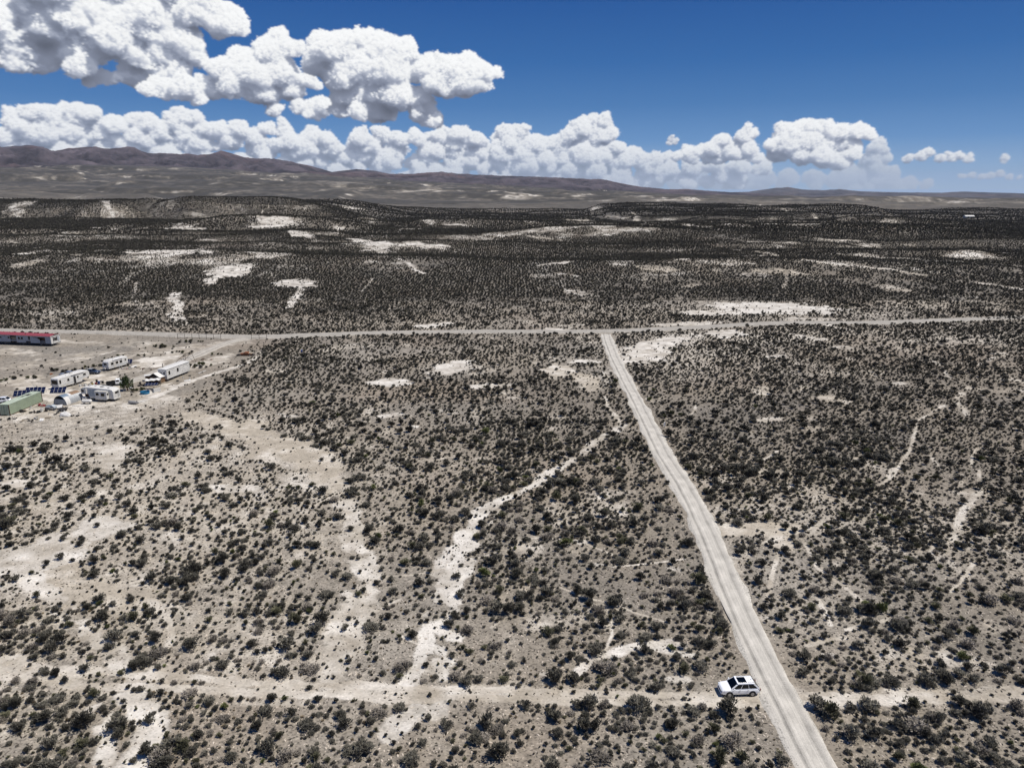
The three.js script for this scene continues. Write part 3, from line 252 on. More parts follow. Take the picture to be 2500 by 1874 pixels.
// ---------- the ground: one sheet, finer where it is near ----------
function soilTexture(x0, x1, z0, z1, W, H, far) {
  const px = new Uint8Array(W * H * 4), toS = (v) => Math.round(255 * (v <= 0.0031308 ? v * 12.92 : 1.055 * Math.pow(v, 1 / 2.4) - 0.055)), lut = new Uint8Array(1025); for (let k = 0; k <= 1024; k++) lut[k] = toS(k / 1024);
  const dx = (x1 - x0) / W, dz = (z1 - z0) / H, mf = far ? Math.max(4, dx * 3) : 1.7;
  for (let j = 0; j < H; j++) { const z = z0 + (j + 0.5) * dz; for (let i = 0; i < W; i++) {
    const x = x0 + (i + 0.5) * dx, s = soilAt(x, z), o = (j * W + i) * 4;
    const a = fbm(x / 17 + 90, z / 17, 81, 2), r = smooth(fbm(x / 31, z / 31 + 55, 83, 2), 0.25, 0.7) * 0.5, k1 = hash2(i, j, 91), k2 = hash2(i >> 1, j >> 1, 92), k3 = hash2(i >> 2, j >> 2, 93);
    const k4 = fbm(x / (far ? 11 : 3.2), z / (far ? 7 : 2.6) + 20, 99, 3), gr = clamp(0.42 + a * 0.8 + s.g, 0, 1);
    let p = s.p, w = s.w;
    const fine = fbm(x / mf + 5, z / mf, 95, 3), edge = clamp(p * (far ? 1 : 1.3) + ((far ? 0.95 : 0.5) * fine + (k3 - 0.5) * 0.26) * Math.min(1, p * 3), 0, 1), e2 = edge * edge * (3 - 2 * edge);
    const li = far > 0.5 ? 0 : clamp(lightAt(x, z) * (1 + 0.9 * a + 0.5 * fine), 0, 0.9); let cover = 0; if (far) { cover = (1 - smooth(p, 0.25, 0.85)) * clamp(0.90 + 0.35 * fbm(x / 30, z / 30, 77, 2) + (k1 - 0.5) * 0.4 + 0.5 * fbm(x / 240, z / 120, 78, 3), 0, 0.98) * far; if (p > 0.6 && k2 < 0.12) cover = 0.8 * far; }
    const mott = fbm(x / 0.9, z / 0.9, 97, 3); let pebble = 1 + (k1 - 0.5) * 0.34 + (k2 - 0.5) * 0.26 + (far ? 0 : 0.22 * mott); if (k1 > 0.975) pebble *= 1.45; else if (k1 < 0.06) pebble *= 0.55; else if (k2 < 0.08) pebble *= 0.68;
    for (let c = 0; c < 3; c++) {
      let v = mix(mix(TAUPE[c], GRAVEL[c], gr), RED[c], r * (1 - e2) * 0.6);
      v = mix(v, mix(SAND[c], WHITE[c], 0.35), li); v = mix(v, mix(SAND[c], WHITE[c], clamp(w + 0.7 * (k4 - 0.1), 0, 1)) * (1 + 0.28 * k4), e2);
      v *= mix(pebble, 1 + (pebble - 1) * 0.5, e2);
      if (cover) v = mix(v, [0.038, 0.036, 0.031][c] * (0.8 + 0.4 * k1), cover);
      px[o + c] = lut[clamp(Math.round(v * 1024), 0, 1024)];
    }
    px[o + 3] = 255;
  } }
  const t = new THREE.DataTexture(px, W, H); t.colorSpace = THREE.SRGBColorSpace; t.magFilter = t.minFilter = THREE.LinearFilter; t.wrapS = t.wrapT = THREE.ClampToEdgeWrapping; t.needsUpdate = true; return t;
}
const dirt = (map, color) => { const m = new THREE.MeshStandardMaterial({ roughness: 1, map: map || null }); if (color) m.color.setRGB(...color); return m; };
{
  const pos = [], uv = [], idx = [], groups = [], mats = [];
  function zone(x0, x1, z0, z1, nx, nz, mat, sink) {
    const b = pos.length / 3, start = idx.length, W = nx + 3; // one more vertex all round, lowered, hides seams between zones
    for (let j = -1; j <= nz + 1; j++) for (let i = -1; i <= nx + 1; i++) { const ci = clamp(i, 0, nx), cj = clamp(j, 0, nz), skirt = ci !== i || cj !== j, x = x0 + (x1 - x0) * ci / nx, z = z0 + (z1 - z0) * cj / nz; pos.push(x, height(x, z) - (skirt ? sink : 0), z); uv.push(ci / nx, cj / nz); }
    for (let j = 0; j < nz + 2; j++) for (let i = 0; i < nx + 2; i++) { const a = b + j * W + i; idx.push(a, a + W, a + 1, a + 1, a + W, a + W + 1); }
    groups.push([start, idx.length - start, mats.length]); mats.push(mat);
  }
  zone(-150, 150, -150, -10, 220, 110, dirt(soilTexture(-150, 150, -150, -10, 2048, 1280, 0)), 1);
  zone(-340, 340, -350, -150, 270, 90, dirt(soilTexture(-340, 340, -350, -150, 2048, 1024, 0)), 2);
  zone(-1150, 1150, -1350, -350, 360, 180, dirt(soilTexture(-1150, 1150, -1350, -350, 2048, 1500, 0.5)), 6);
  zone(-3200, 3200, -3600, -1350, 260, 150, dirt(soilTexture(-3200, 3200, -3600, -1350, 2048, 1200, 0.8)), 12);
  zone(-9800, 9800, -12600, -3600, 300, 200, dirt(soilTexture(-9800, 9800, -12600, -3600, 2048, 1600, 1)), 20);
  // the plain beyond, all round to the horizon
  const b = pos.length / 3, start = idx.length, rings = [0, 20, 60, 150, 300, 600, 1200, 2500, 5000, 9000, 15000, 24000, 34000], NA = 120;
  const within = (x, z) => z < -10 && z > -12600 && (z > -150 ? Math.abs(x) < 150 : z > -350 ? Math.abs(x) < 340 : z > -1350 ? Math.abs(x) < 1150 : z > -3600 ? Math.abs(x) < 3200 : Math.abs(x) < 9800);
  rings.forEach((r, k) => { for (let i = 0; i <= NA; i++) { const t = i / NA * 2 * Math.PI, x = Math.sin(t) * r, z = -Math.cos(t) * r, ahead = z < 0 && Math.abs(x) < -z * 1.1 - 10; pos.push(x, height(x, z) - (within(x, z) || ahead ? 12 + r * 0.012 : 0), z); uv.push(0, 0); } });
  for (let k = 0; k + 1 < rings.length; k++) for (let i = 0; i < NA; i++) { const a = b + k * (NA + 1) + i, c = a + NA + 1; idx.push(a, a + 1, c, a + 1, c + 1, c); }
  groups.push([start, idx.length - start, mats.length]); mats.push(dirt(null, [0.09, 0.08, 0.068]));
  const g = new THREE.BufferGeometry(); g.setAttribute('position', new THREE.Float32BufferAttribute(pos, 3)); g.setAttribute('uv', new THREE.Float32BufferAttribute(uv, 2)); g.setIndex(idx); for (const [s, n, m] of groups) g.addGroup(s, n, m); g.computeVertexNormals();
  const m = new THREE.Mesh(g, mats); m.name = 'ground'; put(m, 'structure');
}
// ---------- mountains ----------
function along(table, az) { let k = 1; while (k < table.length - 1 && az > table[k][0]) k++; const a = table[k - 1], b = table[k], t = clamp((az - a[0]) / (b[0] - a[0]), 0, 1); return mix(a[1], b[1], t); }
function ridged(x, z, s, n) { let t = 0, a = 1, f = 1, w = 0; for (let k = 0; k < n; k++) { t += a * (1 - Math.abs(vnoise(x * f, z * f, s + k))); w += a; a *= 0.52; f *= 2.1; } return t / w; }
function range(name, table, d0, front, az0, az1, step, rows, color, rise) {
  const pos = [], colr = [], idx = [], n = Math.round((az1 - az0) / step);
  for (let i = 0; i <= n; i++) { const az = az0 + (az1 - az0) * i / n, dc = d0 * (1 + 0.06 * fbm(az / 7, 1.3, 51, 2)), top = CAM_H + dc * Math.tan(along(table, az) * DEG), sn = Math.sin(az * DEG), cs = Math.cos(az * DEG);
    for (let j = 0; j <= rows; j++) { const t = j / rows * 1.25 - 1, d = dc + t * front, x = sn * d, z = -cs * d, base = Math.min(height(x, z), rise), u = clamp(1 - Math.abs(t), 0, 1);
      const rv = ridged(x / (front * 0.22), z / (front * 0.30), 57, 5), ft = ridged(x / (front * 0.07), z / (front * 0.1), 58, 3);
      let s = Math.pow(u, 1.5) + (rv - 0.62) * 2.6 * u * (1 - u) * 1.4 + (ft - 0.6) * 0.7 * u * (1 - u) + ((rv - 0.66) * 0.12 + (ft - 0.62) * 0.10) * u; s = Math.max(0, s);
      pos.push(x, base + Math.max(30, top - base) * s - (t < -0.97 || t > 0.22 ? 60 : 0), z);
      const q = Math.max(0.3, 0.80 + 0.8 * fbm(x / 300, z / 500, 59, 4) + 1.3 * (rv - 0.62) * smooth(u, 0.05, 0.4) + 1.2 * (ft - 0.6) * smooth(u, 0.05, 0.4) + 0.5 * fbm(x / 95, z / 170, 64, 3)), warm = smooth(fbm(x / 900, z / 900, 63, 3), 0, 0.5);
      colr.push(color[0] * q * (1 + 0.22 * warm), color[1] * q * (1 + 0.03 * warm), color[2] * q * (1 - 0.08 * warm)); } }
  for (let i = 0; i < n; i++) for (let j = 0; j < rows; j++) { const a = i * (rows + 1) + j, c = a + rows + 1; idx.push(a, c, a + 1, a + 1, c, c + 1); }
  const g = new THREE.BufferGeometry(); g.setAttribute('position', new THREE.Float32BufferAttribute(pos, 3)); g.setAttribute('color', new THREE.Float32BufferAttribute(colr, 3)); g.setIndex(idx); g.computeVertexNormals();
  const m = new THREE.Mesh(g, new THREE.MeshStandardMaterial({ vertexColors: true, roughness: 1 })); m.name = name; put(m, 'structure');
}
range('mountains', CREST, 14200, 3400, -44, 20, 0.05, 130, [0.056, 0.046, 0.052], 400);
range('mountains_far', CREST_FAR, 27000, 4500, 13, 44, 0.08, 40, [0.05, 0.048, 0.048], -150);
// ---------- graded dirt roads: crowned, with wheel tracks and low berms ----------
const roadTexture = (() => { const W = 128, H = 1024, px = new Uint8Array(W * H * 4); // across, 30 m along
  for (let j = 0; j < H; j++) for (let i = 0; i < W; i++) { const u = (i + 0.5) / W * 2 - 1, o = (j * W + i) * 4, wob = 0.035 * Math.sin(j / H * 6.283) + 0.02 * Math.sin(j / H * 18.85 + 1);
    const rut = Math.exp(-(((Math.abs(u + wob) - 0.44) / 0.13) ** 2)), rut2 = Math.exp(-(((u - 0.13 + wob) / 0.05) ** 2)) * 0.5, streak = hash2(i, 3, 5) * 0.5 + hash2(i >> 2, 4, 6) * 0.5, berm = smooth(Math.abs(u), 0.74, 0.9);
    const patchy = 0.10 * fbm(u * 2.2 + 9, j / 60, 105, 3) + 0.05 * Math.sin(j * 0.55) * smooth(fbm(1.5, j / 90, 106, 2), 0.1, 0.4) * rut, k = hash2(i, j, 7), k2 = hash2(i >> 1, j >> 2, 8); let v = 0.49 - 0.19 * rut - 0.07 * rut2 + (streak - 0.5) * 0.13 + 0.02 * berm + (k - 0.5) * 0.09 + (k2 - 0.5) * 0.09 + patchy; if (berm > 0.3 && k2 < 0.16) v *= 0.66; if (k > 0.992) v *= 0.6;
    const s = (c) => Math.round(255 * Math.pow(clamp(v * c, 0, 1), 1 / 2.2)); px[o] = s(1); px[o + 1] = s(0.945); px[o + 2] = s(0.84); px[o + 3] = 255; }
  const t = new THREE.DataTexture(px, W, H); t.colorSpace = THREE.SRGBColorSpace; t.magFilter = t.minFilter = THREE.LinearFilter; t.wrapS = THREE.ClampToEdgeWrapping; t.wrapT = THREE.RepeatWrapping; t.needsUpdate = true; return t; })();
const roadLines = [];
function road(name, line, width, color, lift) {
  const curve = new THREE.CatmullRomCurve3(line.map(([x, z]) => new THREE.Vector3(x, 0, z)), false, 'centripetal'), L = curve.getLength(), n = Math.round(L / 1.2), pos = [], uv = [], idx = [], K = 10; curve.arcLengthDivisions = 600;
  roadLines.push({ pts: curve.getSpacedPoints(Math.round(L / 2)), half: width / 2 });
  for (let i = 0; i <= n; i++) { const t = i / n, p = curve.getPointAt(t), d = curve.getTangentAt(t), nx = -d.z, nz = d.x;
    for (let k = 0; k <= K; k++) { const u = k / K * 2 - 1, edge = Math.abs(u) > 0.75 ? 1 : 0, j = edge * 0.3 * fbm(i * 0.21, k * 3.7, 101, 2) + (Math.abs(u) === 1 ? 0.15 + 0.9 * fbm(i * 0.23, k, 103, 3) : 0), s = u * width / 2 + Math.sign(u) * j, x = p.x + nx * s, z = p.z + nz * s;
      const prof = 0.05 * (1 - u * u) - 0.035 * Math.exp(-(((Math.abs(u) - 0.44) / 0.14) ** 2)) + 0.10 * Math.exp(-(((Math.abs(u) - 0.82) / 0.09) ** 2)) * (0.6 + 0.8 * hash2(i >> 1, k, 9));
      pos.push(x, height(x, z) + lift + prof - (Math.abs(u) === 1 ? lift + 0.08 : 0), z); uv.push(k / K, t * L / 30); } }
  for (let i = 0; i < n; i++) for (let k = 0; k < K; k++) { const a = i * (K + 1) + k, c = a + K + 1; idx.push(a, a + 1, c, a + 1, c + 1, c); }
  const g = new THREE.BufferGeometry(); g.setAttribute('position', new THREE.Float32BufferAttribute(pos, 3)); g.setAttribute('uv', new THREE.Float32BufferAttribute(uv, 2)); g.setIndex(idx); g.computeVertexNormals();
  const m = new THREE.MeshStandardMaterial({ map: roadTexture, roughness: 1 }); m.color.setRGB(...color);
  const o = new THREE.Mesh(g, m); o.name = name; put(o, 'structure');
}
road('dirt_road', MAIN_LINE, 4.4, [1, 1, 1], 0.05);
road('gravel_road', CROSS_LINE, 7.0, [0.74, 0.73, 0.72], 0.22);
road('driveway', DRIVE_LINE, 4.6, [0.86, 0.84, 0.82], 0.09);
const roadCells = new Map();
for (const { pts, half } of roadLines) for (const p of pts) { const r = half + 1.2; for (let j = Math.floor((p.z - r) / 4); j <= Math.floor((p.z + r) / 4); j++) for (let i = Math.floor((p.x - r) / 4); i <= Math.floor((p.x + r) / 4); i++) { const k = i * 4096 + j; let a = roadCells.get(k); if (!a) roadCells.set(k, a = []); a.push([p.x, p.z, half]); } }
function roadGap(x, z) { let g = 9; for (const [a, b, h] of roadCells.get(Math.floor(x / 4) * 4096 + Math.floor(z / 4)) || []) g = Math.min(g, Math.hypot(x - a, z - b) - h); return g; }
// ---------- desert shrubs ----------
// a shrub one metre across: lobes of small upright leaf sprays on a woody core
function shrubGeometry(s, lobes, leaves, leaf, spread, tall, upright) {
  const R = (() => { let q = s; return () => { q = (Math.imul(q, 1664525) + 1013904223) >>> 0; return q / 4294967296; }; })(), pos = [], col = [];
  const tri = (a, b, c, v) => { pos.push(...a, ...b, ...c); for (let k = 0; k < 3; k++) col.push(v, v, v); };
  for (let m = 0; m < lobes; m++) {
    const th = R() * 6.283, q = m ? Math.sqrt(R()) * spread : 0, cx = Math.cos(th) * q, cz = Math.sin(th) * q, r = (0.17 + 0.13 * R()) * (m ? 1 : 1.25), cy = tall * (0.40 + 0.35 * R()) * (1 - 0.5 * q), tone = 0.75 + 0.5 * R();
    for (let k = 0; k < 3; k++) { const a = R() * 6.283, w = 0.012; tri([cx * 0.2 - w, 0, cz * 0.2], [cx * 0.2 + w, 0, cz * 0.2], [cx + Math.cos(a) * r * 0.7, cy + r * 0.3 * R(), cz + Math.sin(a) * r * 0.7], 0.8); }
    for (let k = 0; k < leaves; k++) { // outward-pointing sprays over the lobe
      const u = R() * 2 - 1, a = R() * 6.283, sq = Math.sqrt(1 - u * u), d = [sq * Math.cos(a), Math.max(-0.55, u) * 0.85, sq * Math.sin(a)], f = 0.45 + 0.6 * R(), p = [cx + d[0] * r * f, Math.max(0.02, cy + d[1] * r * f * 1.1), cz + d[2] * r * f];
      const up = [d[0] * 0.8 + (R() - 0.5) * 0.7, Math.abs(d[1]) * 0.6 + upright * (0.4 + 0.8 * R()), d[2] * 0.8 + (R() - 0.5) * 0.7], n = Math.hypot(...up), l = leaf * (0.7 + 0.9 * R()), side = [up[2] / n + (R() - 0.5) * 0.5, (R() - 0.5) * 0.5, -up[0] / n + (R() - 0.5) * 0.5], e = Math.hypot(...side) + 1e-6, w = l * (0.30 + 0.15 * R());
      const tip = [p[0] + up[0] / n * l, p[1] + up[1] / n * l, p[2] + up[2] / n * l], v = tone * (0.75 + 0.5 * R());
      tri([p[0] - side[0] / e * w, p[1] - side[1] / e * w, p[2] - side[2] / e * w], [p[0] + side[0] / e * w, p[1] + side[1] / e * w, p[2] + side[2] / e * w], tip, v);
    }
  }
  const g = new THREE.BufferGeometry(); g.setAttribute('position', new THREE.Float32BufferAttribute(pos, 3)); g.setAttribute('color', new THREE.Float32BufferAttribute(col, 3)); g.computeVertexNormals(); return g;
}
const leafMat = (r, g, b) => { const m = new THREE.MeshStandardMaterial({ roughness: 1, vertexColors: true, side: THREE.DoubleSide }); m.color.setRGB(r, g, b); return m; };
const KIND = { // geometry variants and leaf colour of each kind of shrub
  sage: { shapes: [shrubGeometry(11, 11, 70, 0.099, 0.36, 0.72, 0.8), shrubGeometry(12, 8, 80, 0.099, 0.33, 0.85, 0.9), shrubGeometry(13, 13, 64, 0.091, 0.38, 0.62, 0.7), shrubGeometry(14, 7, 83, 0.106, 0.30, 0.8, 1.0)], mat: leafMat(0.118, 0.110, 0.088) },
  dark: { shapes: [shrubGeometry(21, 12, 67, 0.091, 0.36, 0.8, 0.8), shrubGeometry(22, 9, 80, 0.099, 0.34, 0.9, 0.8)], mat: leafMat(0.062, 0.058, 0.045) },
  grey: { shapes: [shrubGeometry(31, 12, 70, 0.091, 0.36, 0.55, 0.5), shrubGeometry(32, 10, 74, 0.099, 0.38, 0.5, 0.4)], mat: leafMat(0.20, 0.178, 0.150) },
  green: { shapes: [shrubGeometry(41, 10, 83, 0.091, 0.34, 0.85, 1.0), shrubGeometry(42, 8, 80, 0.099, 0.33, 0.9, 1.0)], mat: leafMat(0.105, 0.118, 0.042) },
  straw: { shapes: [shrubGeometry(61, 5, 64, 0.152, 0.28, 0.5, 1.3), shrubGeometry(62, 4, 70, 0.167, 0.25, 0.5, 1.4)], mat: leafMat(0.25, 0.205, 0.14) },
  olive: { shapes: [shrubGeometry(51, 10, 77, 0.091, 0.35, 0.8, 0.9), shrubGeometry(52, 8, 80, 0.099, 0.33, 0.8, 1.0)], mat: leafMat(0.098, 0.095, 0.056) },
};
const spots = []; // [x, z, width, turn, kind, tone, height ratio]
function clearOf(x, z, r) { for (const [a, b, q] of CLEAR) if ((x - a) ** 2 + (z - b) ** 2 < (q + r) ** 2) return false; return roadGap(x, z) > 0.35 + r * 0.4; }
function scatter(x0, x1, z0, z1, cell, chance, size, tufts) {
  for (let z = z0; z < z1; z += cell) for (let x = x0; x < x1; x += cell) {
    const X = x + (0.12 + 0.76 * rnd()) * cell, Z = z + (0.12 + 0.76 * rnd()) * cell, u = rnd(), v = rnd(), t = rnd(), kd = rnd(), tn = rnd(), hr = rnd();
    if (Z > -12 || Math.abs(X) > -Z * 0.92 + 45) continue;
    const d = Math.hypot(X, Z), s = soilAt(X, Z), clump = fbm(X / 13, Z / 13, 111, 3), wide = fbm(X / 70, Z / 70, 113, 2), yard = smooth(X, -75, -95) * smooth(Z, -135, -160) * (1 - smooth(Z, -255, -268) * 0) * (Z > -262 ? 1 : 0);
    let c = chance * (1 + 0.8 * clump * (d > 600 ? 0.5 : 1) + (d > 360 ? 0.75 : 0.35) * wide) * (1 - (s.wash ? 0.62 : 0.90) * smooth(s.p, 0.22, 0.85)) * (1 - 0.55 * s.g) * (1 - 0.93 * yard);
    if (u > c) continue;
    const w = size(v, clump) * (s.p > 0.45 ? 0.72 : 1) * (yard > 0.5 ? 0.7 : 1);
    if (d < 360 && !clearOf(X, Z, w / 2)) continue;
    const leftish = smooth(X, 20, -90), k = kd < mix(0.46, 0.30, smooth(d, 120, 260)) ? 'sage' : kd < 0.76 ? 'dark' : kd < 0.88 ? (d < 120 ? 'grey' : 'sage') : kd < 0.985 ? (d < 150 ? 'olive' : 'dark') : d < 200 ? 'green' : 'olive';
    const kind = tufts ? (kd < 0.34 ? 'straw' : kd < 0.58 ? 'grey' : kd < 0.80 ? 'sage' : kd < 0.88 ? 'olive' : 'dark') : s.p > 0.5 && k === 'grey' ? 'dark' : k;
    spots.push([X, Z, w, t * 6.283, kind, 0.64 + 0.72 * tn, 0.62 + 0.5 * hr]);
  }
}
const shrubSize = (v, c) => 0.40 + 0.45 * v + 1.25 * Math.pow(v, 10) + 0.25 * Math.max(0, c);
const CLEAR = [];
// ---------- builders for the homestead, vehicles and yard things ----------
const grime = (() => { const N = 256, px = new Uint8Array(N * N * 4); for (let j = 0; j < N; j++) for (let i = 0; i < N; i++) { const w = (x, s) => { let a = 0; for (let k = 0; k < 3; k++) { const f = 4 << k; a += (hash2(Math.floor(i * f / N), Math.floor(j * f * 0.5 / N), s + k)) / (k + 1.5); } return a; }; const v = 255 * clamp(0.86 + 0.10 * fbm(i / 20, j / 34, 201, 4) + 0.05 * (hash2(i, j, 202) - 0.5) - 0.14 * smooth(fbm(i / 9, j / 40, 203, 3), 0.25, 0.6), 0, 1), o = (j * N + i) * 4; px[o] = v; px[o + 1] = v * 0.992; px[o + 2] = v * 0.975; px[o + 3] = 255; } const t = new THREE.DataTexture(px, N, N); t.colorSpace = THREE.SRGBColorSpace; t.magFilter = THREE.LinearFilter; t.wrapS = t.wrapT = THREE.RepeatWrapping; t.needsUpdate = true; return t; })();
const paint = (r, g, b, rough = 0.6, metal = 0) => { const m = new THREE.MeshStandardMaterial({ roughness: rough, metalness: metal, map: grime }); m.color.setRGB(r, g, b); return m; };
const M = {
  white: paint(0.86, 0.86, 0.85), cream: paint(0.72, 0.71, 0.67), rvgrey: paint(0.50, 0.56, 0.62), siding: paint(0.50, 0.55, 0.62, 0.8), glass: new THREE.MeshPhysicalMaterial({ color: 0x050608, roughness: 0.1, specularIntensity: 0.6 }), black: paint(0.025, 0.025, 0.027, 0.8), rubber: paint(0.03, 0.03, 0.03, 0.95), rim: paint(0.5, 0.5, 0.51, 0.4, 0.5), steel: paint(0.50, 0.53, 0.57, 0.5, 0.25), rust: paint(0.26, 0.105, 0.05, 0.95), darkrust: paint(0.12, 0.065, 0.045, 0.95), solar: new THREE.MeshPhysicalMaterial({ color: 0x0a1030, roughness: 0.18, clearcoat: 0.4 }), alu: paint(0.6, 0.61, 0.63, 0.4, 0.4), green: paint(0.43, 0.52, 0.39, 0.75), greenTop: paint(0.52, 0.61, 0.50, 0.75), red: paint(0.33, 0.06, 0.085, 0.7), wood: paint(0.24, 0.145, 0.085, 0.9), palewood: paint(0.42, 0.36, 0.28, 0.9), plywood: paint(0.30, 0.18, 0.10, 0.9), dark: paint(0.05, 0.045, 0.042, 0.95), blueTank: paint(0.02, 0.23, 0.46, 0.45), tan: paint(0.34, 0.23, 0.155, 0.7, 0.1), steelBlue: paint(0.27, 0.36, 0.47, 0.45, 0.2), carBlue: new THREE.MeshPhysicalMaterial({ color: 0x3c4656, roughness: 0.35, metalness: 0.3, clearcoat: 0.8 }), carGrey: new THREE.MeshPhysicalMaterial({ color: 0x868b93, roughness: 0.35, metalness: 0.3, clearcoat: 0.8 }), carWhite: new THREE.MeshPhysicalMaterial({ color: 0xf2f3f4, roughness: 0.3, clearcoat: 1 }), yellow: paint(0.55, 0.42, 0.10), redPlastic: paint(0.36, 0.03, 0.04), bluePlastic: paint(0.03, 0.07, 0.30), navy: paint(0.02, 0.03, 0.08), orange: paint(0.5, 0.16, 0.04), chrome: paint(0.6, 0.6, 0.6, 0.2, 0.8), lamp: new THREE.MeshPhysicalMaterial({ color: 0xdfe6ea, roughness: 0.15, clearcoat: 1 }), tail: new THREE.MeshPhysicalMaterial({ color: 0x6a0a0c, roughness: 0.2, clearcoat: 1 }), tarp: paint(0.82, 0.82, 0.82, 0.9), grey: paint(0.30, 0.30, 0.31, 0.8), pipe: paint(0.10, 0.075, 0.06, 0.9),
};
const B = (w, h, d, x = 0, y = 0, z = 0, rx = 0, ry = 0, rz = 0) => { const g = new THREE.BoxGeometry(w, h, d); if (rx) g.rotateX(rx); if (rz) g.rotateZ(rz); if (ry) g.rotateY(ry); return g.translate(x, y, z); };
const RB = (w, h, d, r, x = 0, y = 0, z = 0) => new RoundedBoxGeometry(w, h, d, 3, r).translate(x, y, z);
const CY = (r, h, x, y, z, axis = 'y', seg = 20, r2 = r) => { const g = new THREE.CylinderGeometry(r2, r, h, seg); if (axis === 'x') g.rotateZ(Math.PI / 2); if (axis === 'z') g.rotateX(Math.PI / 2); return g.translate(x, y, z); };
const BAR = (a, b, r = 0.03, seg = 8) => { const A = new THREE.Vector3(...a), D = new THREE.Vector3(...b).sub(A), g = new THREE.CylinderGeometry(r, r, D.length(), seg); g.applyQuaternion(new THREE.Quaternion().setFromUnitVectors(new THREE.Vector3(0, 1, 0), D.clone().normalize())); return g.translate(A.x + D.x / 2, A.y + D.y / 2, A.z + D.z / 2); };
// a side outline (x, y pairs) pushed through z0..z1 with rounded edges
const EX = (pts, z0, z1, bevel = 0.05) => { const s = new THREE.Shape(pts.map(([x, y]) => new THREE.Vector2(x, y))), b = Math.min(bevel, (z1 - z0) / 3), g = new THREE.ExtrudeGeometry(s, { depth: z1 - z0 - 2 * b, bevelEnabled: b > 0, bevelThickness: b, bevelSize: b, bevelOffset: -b, bevelSegments: 3, curveSegments: 6 }); return g.translate(0, 0, z0 + b); };
const QUAD = (a, b, c, d, t = 0.02) => { // a pane with thickness through four points
  const n = new THREE.Vector3().subVectors(new THREE.Vector3(...b), new THREE.Vector3(...a)).cross(new THREE.Vector3().subVectors(new THREE.Vector3(...d), new THREE.Vector3(...a))).normalize().multiplyScalar(t), P = [a, b, c, d], pos = [], f = (p, q, r) => pos.push(...p, ...q, ...r), up = P.map((p) => [p[0] + n.x, p[1] + n.y, p[2] + n.z]);
  f(up[0], up[1], up[2]); f(up[0], up[2], up[3]); f(P[0], P[2], P[1]); f(P[0], P[3], P[2]); for (let k = 0; k < 4; k++) { const m = (k + 1) % 4; f(P[k], P[m], up[m]); f(P[k], up[m], up[k]); }
  const g = new THREE.BufferGeometry(); g.setAttribute('position', new THREE.Float32BufferAttribute(pos, 3)); g.setAttribute('uv', new THREE.Float32BufferAttribute(new Float32Array(pos.length / 3 * 2), 2)); g.computeVertexNormals(); return g; };
const JOIN = (list) => list.length === 1 ? list[0] : mergeGeometries(list.map((g) => { const q = g.index ? g.toNonIndexed() : g; for (const n of Object.keys(q.attributes)) if (!['position', 'normal', 'uv'].includes(n)) q.deleteAttribute(n); q.morphAttributes = {}; return q; }));
function T(name, label, category, x, z, yaw = 0, group) { const o = new THREE.Group(); o.name = numbered(name); o.position.set(x, height(x, z), z); o.rotation.y = yaw * DEG; o.userData = { label, category }; if (group) o.userData.group = group; scene.add(o); return o; }
function part(t, name, geo, mat, label) { const m = new THREE.Mesh(Array.isArray(geo) ? JOIN(geo) : geo, mat); m.name = name; m.castShadow = m.receiveShadow = true; if (label) m.userData.label = label; t.add(m); return m; }
const parts = (t, name, list, mat) => list.map((g) => part(t, name, g, mat));
// a thing whose near lower edge runs from (x0, z0) to (x1, z1): local x along that edge, body behind it towards -z
function edge(name, label, category, x0, z0, x1, z1, group) { const t = T(name, label, category, (x0 + x1) / 2, (z0 + z1) / 2, Math.atan2(-(z1 - z0), x1 - x0) / DEG, group); t.userData.len = Math.hypot(x1 - x0, z1 - z0); const L = t.userData.len; delete t.userData.len; return [t, L]; }
function wheel(t, x, z, r, w = 0.2) { const y = part(t, 'wheel', new THREE.CylinderGeometry(r, r, w, 20).rotateX(Math.PI / 2).translate(x, r, z), M.rubber); part(y, 'rim', new THREE.CylinderGeometry(r * 0.6, r * 0.6, w + 0.03, 14).rotateX(Math.PI / 2).translate(x, r, z), M.rim); }
function windowOn(t, x, y, w, h, z, face = 'z', frame = M.cream) { // a framed pane on a wall that faces +z, or -x/+x
  const put2 = (g) => face === 'z' ? g.translate(x, y, z) : g.rotateY(face === 'x' ? Math.PI / 2 : -Math.PI / 2).translate(z, y, x);
  const p = part(t, 'window', put2(RB(w, h, 0.05, Math.min(0.02, h / 5))), M.glass);
  part(p, 'frame', JOIN([B(w + 0.12, 0.06, 0.07, 0, h / 2 + 0.03), B(w + 0.12, 0.06, 0.07, 0, -h / 2 - 0.03), B(0.06, h, 0.07, w / 2 + 0.03), B(0.06, h, 0.07, -w / 2 - 0.03)].map((g) => put2(g))), frame); return p; }
